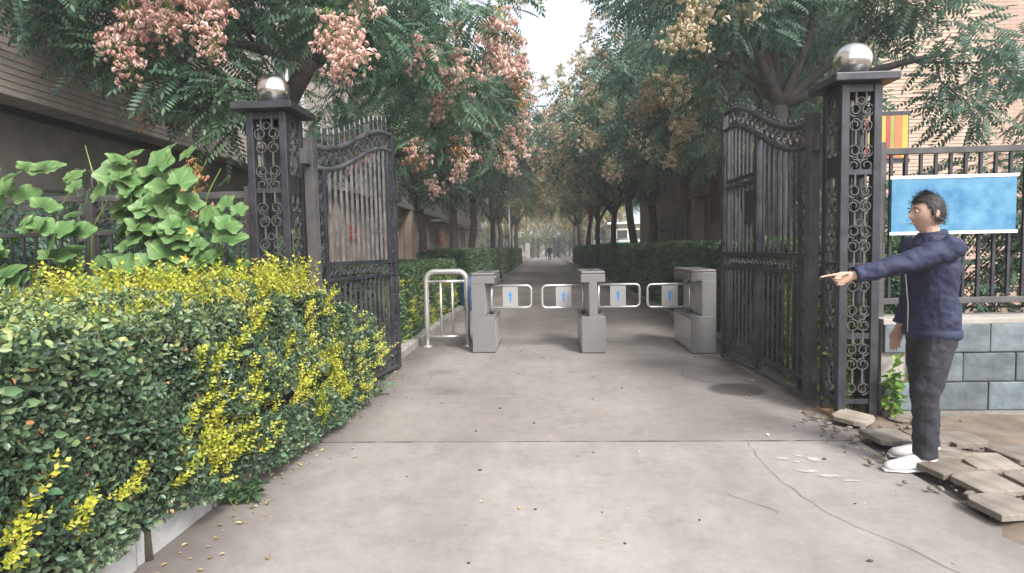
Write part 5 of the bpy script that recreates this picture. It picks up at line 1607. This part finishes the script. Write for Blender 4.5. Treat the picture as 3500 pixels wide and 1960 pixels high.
        for sd in ('L', 'R'):
            a = J['arm' + sd]
            c0_, c1_ = Vector(a[1]).lerp(Vector(a[2]), .86), Vector(a[1]).lerp(Vector(a[2]), .955)
            MB().tube([c0_, c0_.lerp(c1_, .15), c0_.lerp(c1_, .85), c1_], [.044, .051, .050, .040], 16).build('cuff', jacket, t, True)
        MB().tube([(hp[0], hp[1], hp[2] - .095), (hp[0], hp[1], hp[2] - .085), (hp[0], hp[1], hp[2] - .045), (hp[0], hp[1], hp[2] - .035)], [(.128, .178), (.141, .191), (.140, .190), (.126, .176)], 28, flat=(0, 1, 0)).build('hem', jacket, t, True)
        for sx in (-1, 1):
            e = MB().ball((hd[0] + sx * .031, hd[1] - .078, hd[2] + .012), .0095, 12, 8).build('eye', m_eye, t, True)
            MB().ball((hd[0] + sx * .031, hd[1] - .0845, hd[2] + .012), .0055, 10, 6).build('pupil', m_black, e, True)
            MB().tube([(hd[0] + sx * .016, hd[1] - .092, hd[2] + .031), (hd[0] + sx * .032, hd[1] - .090, hd[2] + .036), (hd[0] + sx * .048, hd[1] - .080, hd[2] + .031)], [.0025, .0036, .002], 6).build('eyebrow', m_hair, t, True)
        MB().tube([(hd[0] - .022, hd[1] - .083, hd[2] - .061), (hd[0], hd[1] - .0935, hd[2] - .060), (hd[0] + .022, hd[1] - .083, hd[2] - .061)], [.002, .0048, .002], 8).build('lips', m_lip, t, True)
        cl_ = MB(); cl_.tube([(nk[0] + .070 * math.cos(2 * PI * k / 20), nk[1] + .008 + .072 * math.sin(2 * PI * k / 20), nk[2] + .012 + .010 * math.sin(2 * PI * k / 20)) for k in range(20)], (.026, .010), 8, True, flat=(0, 0, 1)); cl_.build('collar', jacket, t, True)
        MB().tube([(nk[0], nk[1] - .072, nk[2] - .01), (ch[0], ch[1] - .147, ch[2]), (hp[0], hp[1] - .142, hp[2] + .1), (hp[0], hp[1] - .142, hp[2] - .06)], .004, 6).build('zip', m_tube, t, True)
    return t

person('person in a navy jacket pointing left from beside the right gate pillar', (2.37, 3.74, 0), -PI / 2, dict(
    hip=(0, .02, .90), chest=(0, .0, 1.24), neck=(0, .005, 1.42), head=(.0, -.025, 1.565),
    armL=[(.185, .0, 1.355), (.165, -.27, 1.262), (.135, -.525, 1.20)], armR=[(-.19, .01, 1.36), (-.225, .04, 1.09), (-.215, -.04, .85)], point='L', palm=1,
    legL=[(.09, .02, .86), (.105, -.07, .47), (.11, -.07, .08), (.115, -.31, 0)], legR=[(-.09, .02, .86), (-.10, .04, .47), (-.105, .08, .08), (-.13, -.14, 0)]), .0046)
person('distant person in dark clothes walking away down the middle of the road', (.80, 68, 0), PI, dict(
    hip=(0, 0, .93), chest=(0, -.02, 1.28), neck=(0, -.02, 1.47), head=(0, -.04, 1.61),
    armL=[(.19, -.01, 1.40), (.23, -.06, 1.12), (.22, -.18, .90)], armR=[(-.19, -.01, 1.40), (-.23, .05, 1.12), (-.22, .02, .88)],
    legL=[(.09, 0, .90), (.10, -.14, .49), (.10, -.16, .08), (.10, -.36, 0)], legR=[(-.09, 0, .90), (-.10, .04, .50), (-.10, .20, .09), (-.10, .02, 0)], shoe_mat=m_trouser), .014, False)

# ------------------------------------------------------------------ litter
g = np.random.default_rng(120)
n = 300
x = np.concatenate([g.uniform(-1.8, 2.2, 60), -1.75 + np.abs(g.normal(size=150)) * .13, 2.3 - np.abs(g.normal(size=90)) * .2])
y = np.concatenate([g.uniform(1.8, 9, 60), g.uniform(2.2, 6.8, 150), g.uniform(3.2, 7.2, 90)])
P_ = np.stack([x, y, np.full(n, .008)], 1)
fw = np.stack([g.normal(size=n), g.normal(size=n), g.normal(size=n) * .12], 1)
V, F = scatter(LT, LF, P_, fw, np.tile([0, 0, 1.], (n, 1)), g.uniform(.012, .04, n))
o = link(D.objects.new('fallen_leaves', npmesh('fallen_leaves', V, F, m_litter)))
tag(o, 'small dry leaves scattered over the concrete and along the kerb', 'leaves', kind='stuff')
mb = MB()
for k in range(60):
    x, y = rnd.uniform(-1.5, 2.1), rnd.uniform(1.8, 8.5); r = rnd.uniform(.003, .008) if k % 9 else .010
    mb.ball((x, y, r * .5), r, 6, 4, (rnd.uniform(.8, 1.8), rnd.uniform(.8, 1.5), .6))
tag(mb.build('crumbs', m_crumb), 'dark crumbs of dirt lying on the concrete', 'dirt', kind='stuff')
mb = MB()
for k in range(140):
    x, y = rnd.uniform(2.0, 3.2), rnd.uniform(3.2, 4.75); r = rnd.uniform(.006, .03)
    mb.ball((x, y, .02 + r * .4), r, 6, 4, (rnd.uniform(.7, 1.5), rnd.uniform(.7, 1.3), .6))
tag(mb.build('rubble', m_tile), 'broken bits of stone on the bare soil by the right pillar', 'rubble', kind='stuff')

# ------------------------------------------------------------------ haze
hm = D.materials.new('haze_air'); hm.use_nodes = True
n_ = hm.node_tree; n_.nodes.clear()
vol = n_.nodes.new('ShaderNodeVolumePrincipled')
vol.inputs['Color'].default_value = (0.93, 0.96, 1.0, 1)
vol.inputs['Density'].default_value = 0.0022
out = n_.nodes.new('ShaderNodeOutputMaterial')
n_.links.new(vol.outputs[0], out.inputs['Volume'])
hz_ = box('haze', -230, 230, -70, 430, -1.7, 20, hm)
hz_['kind'] = 'stuff'
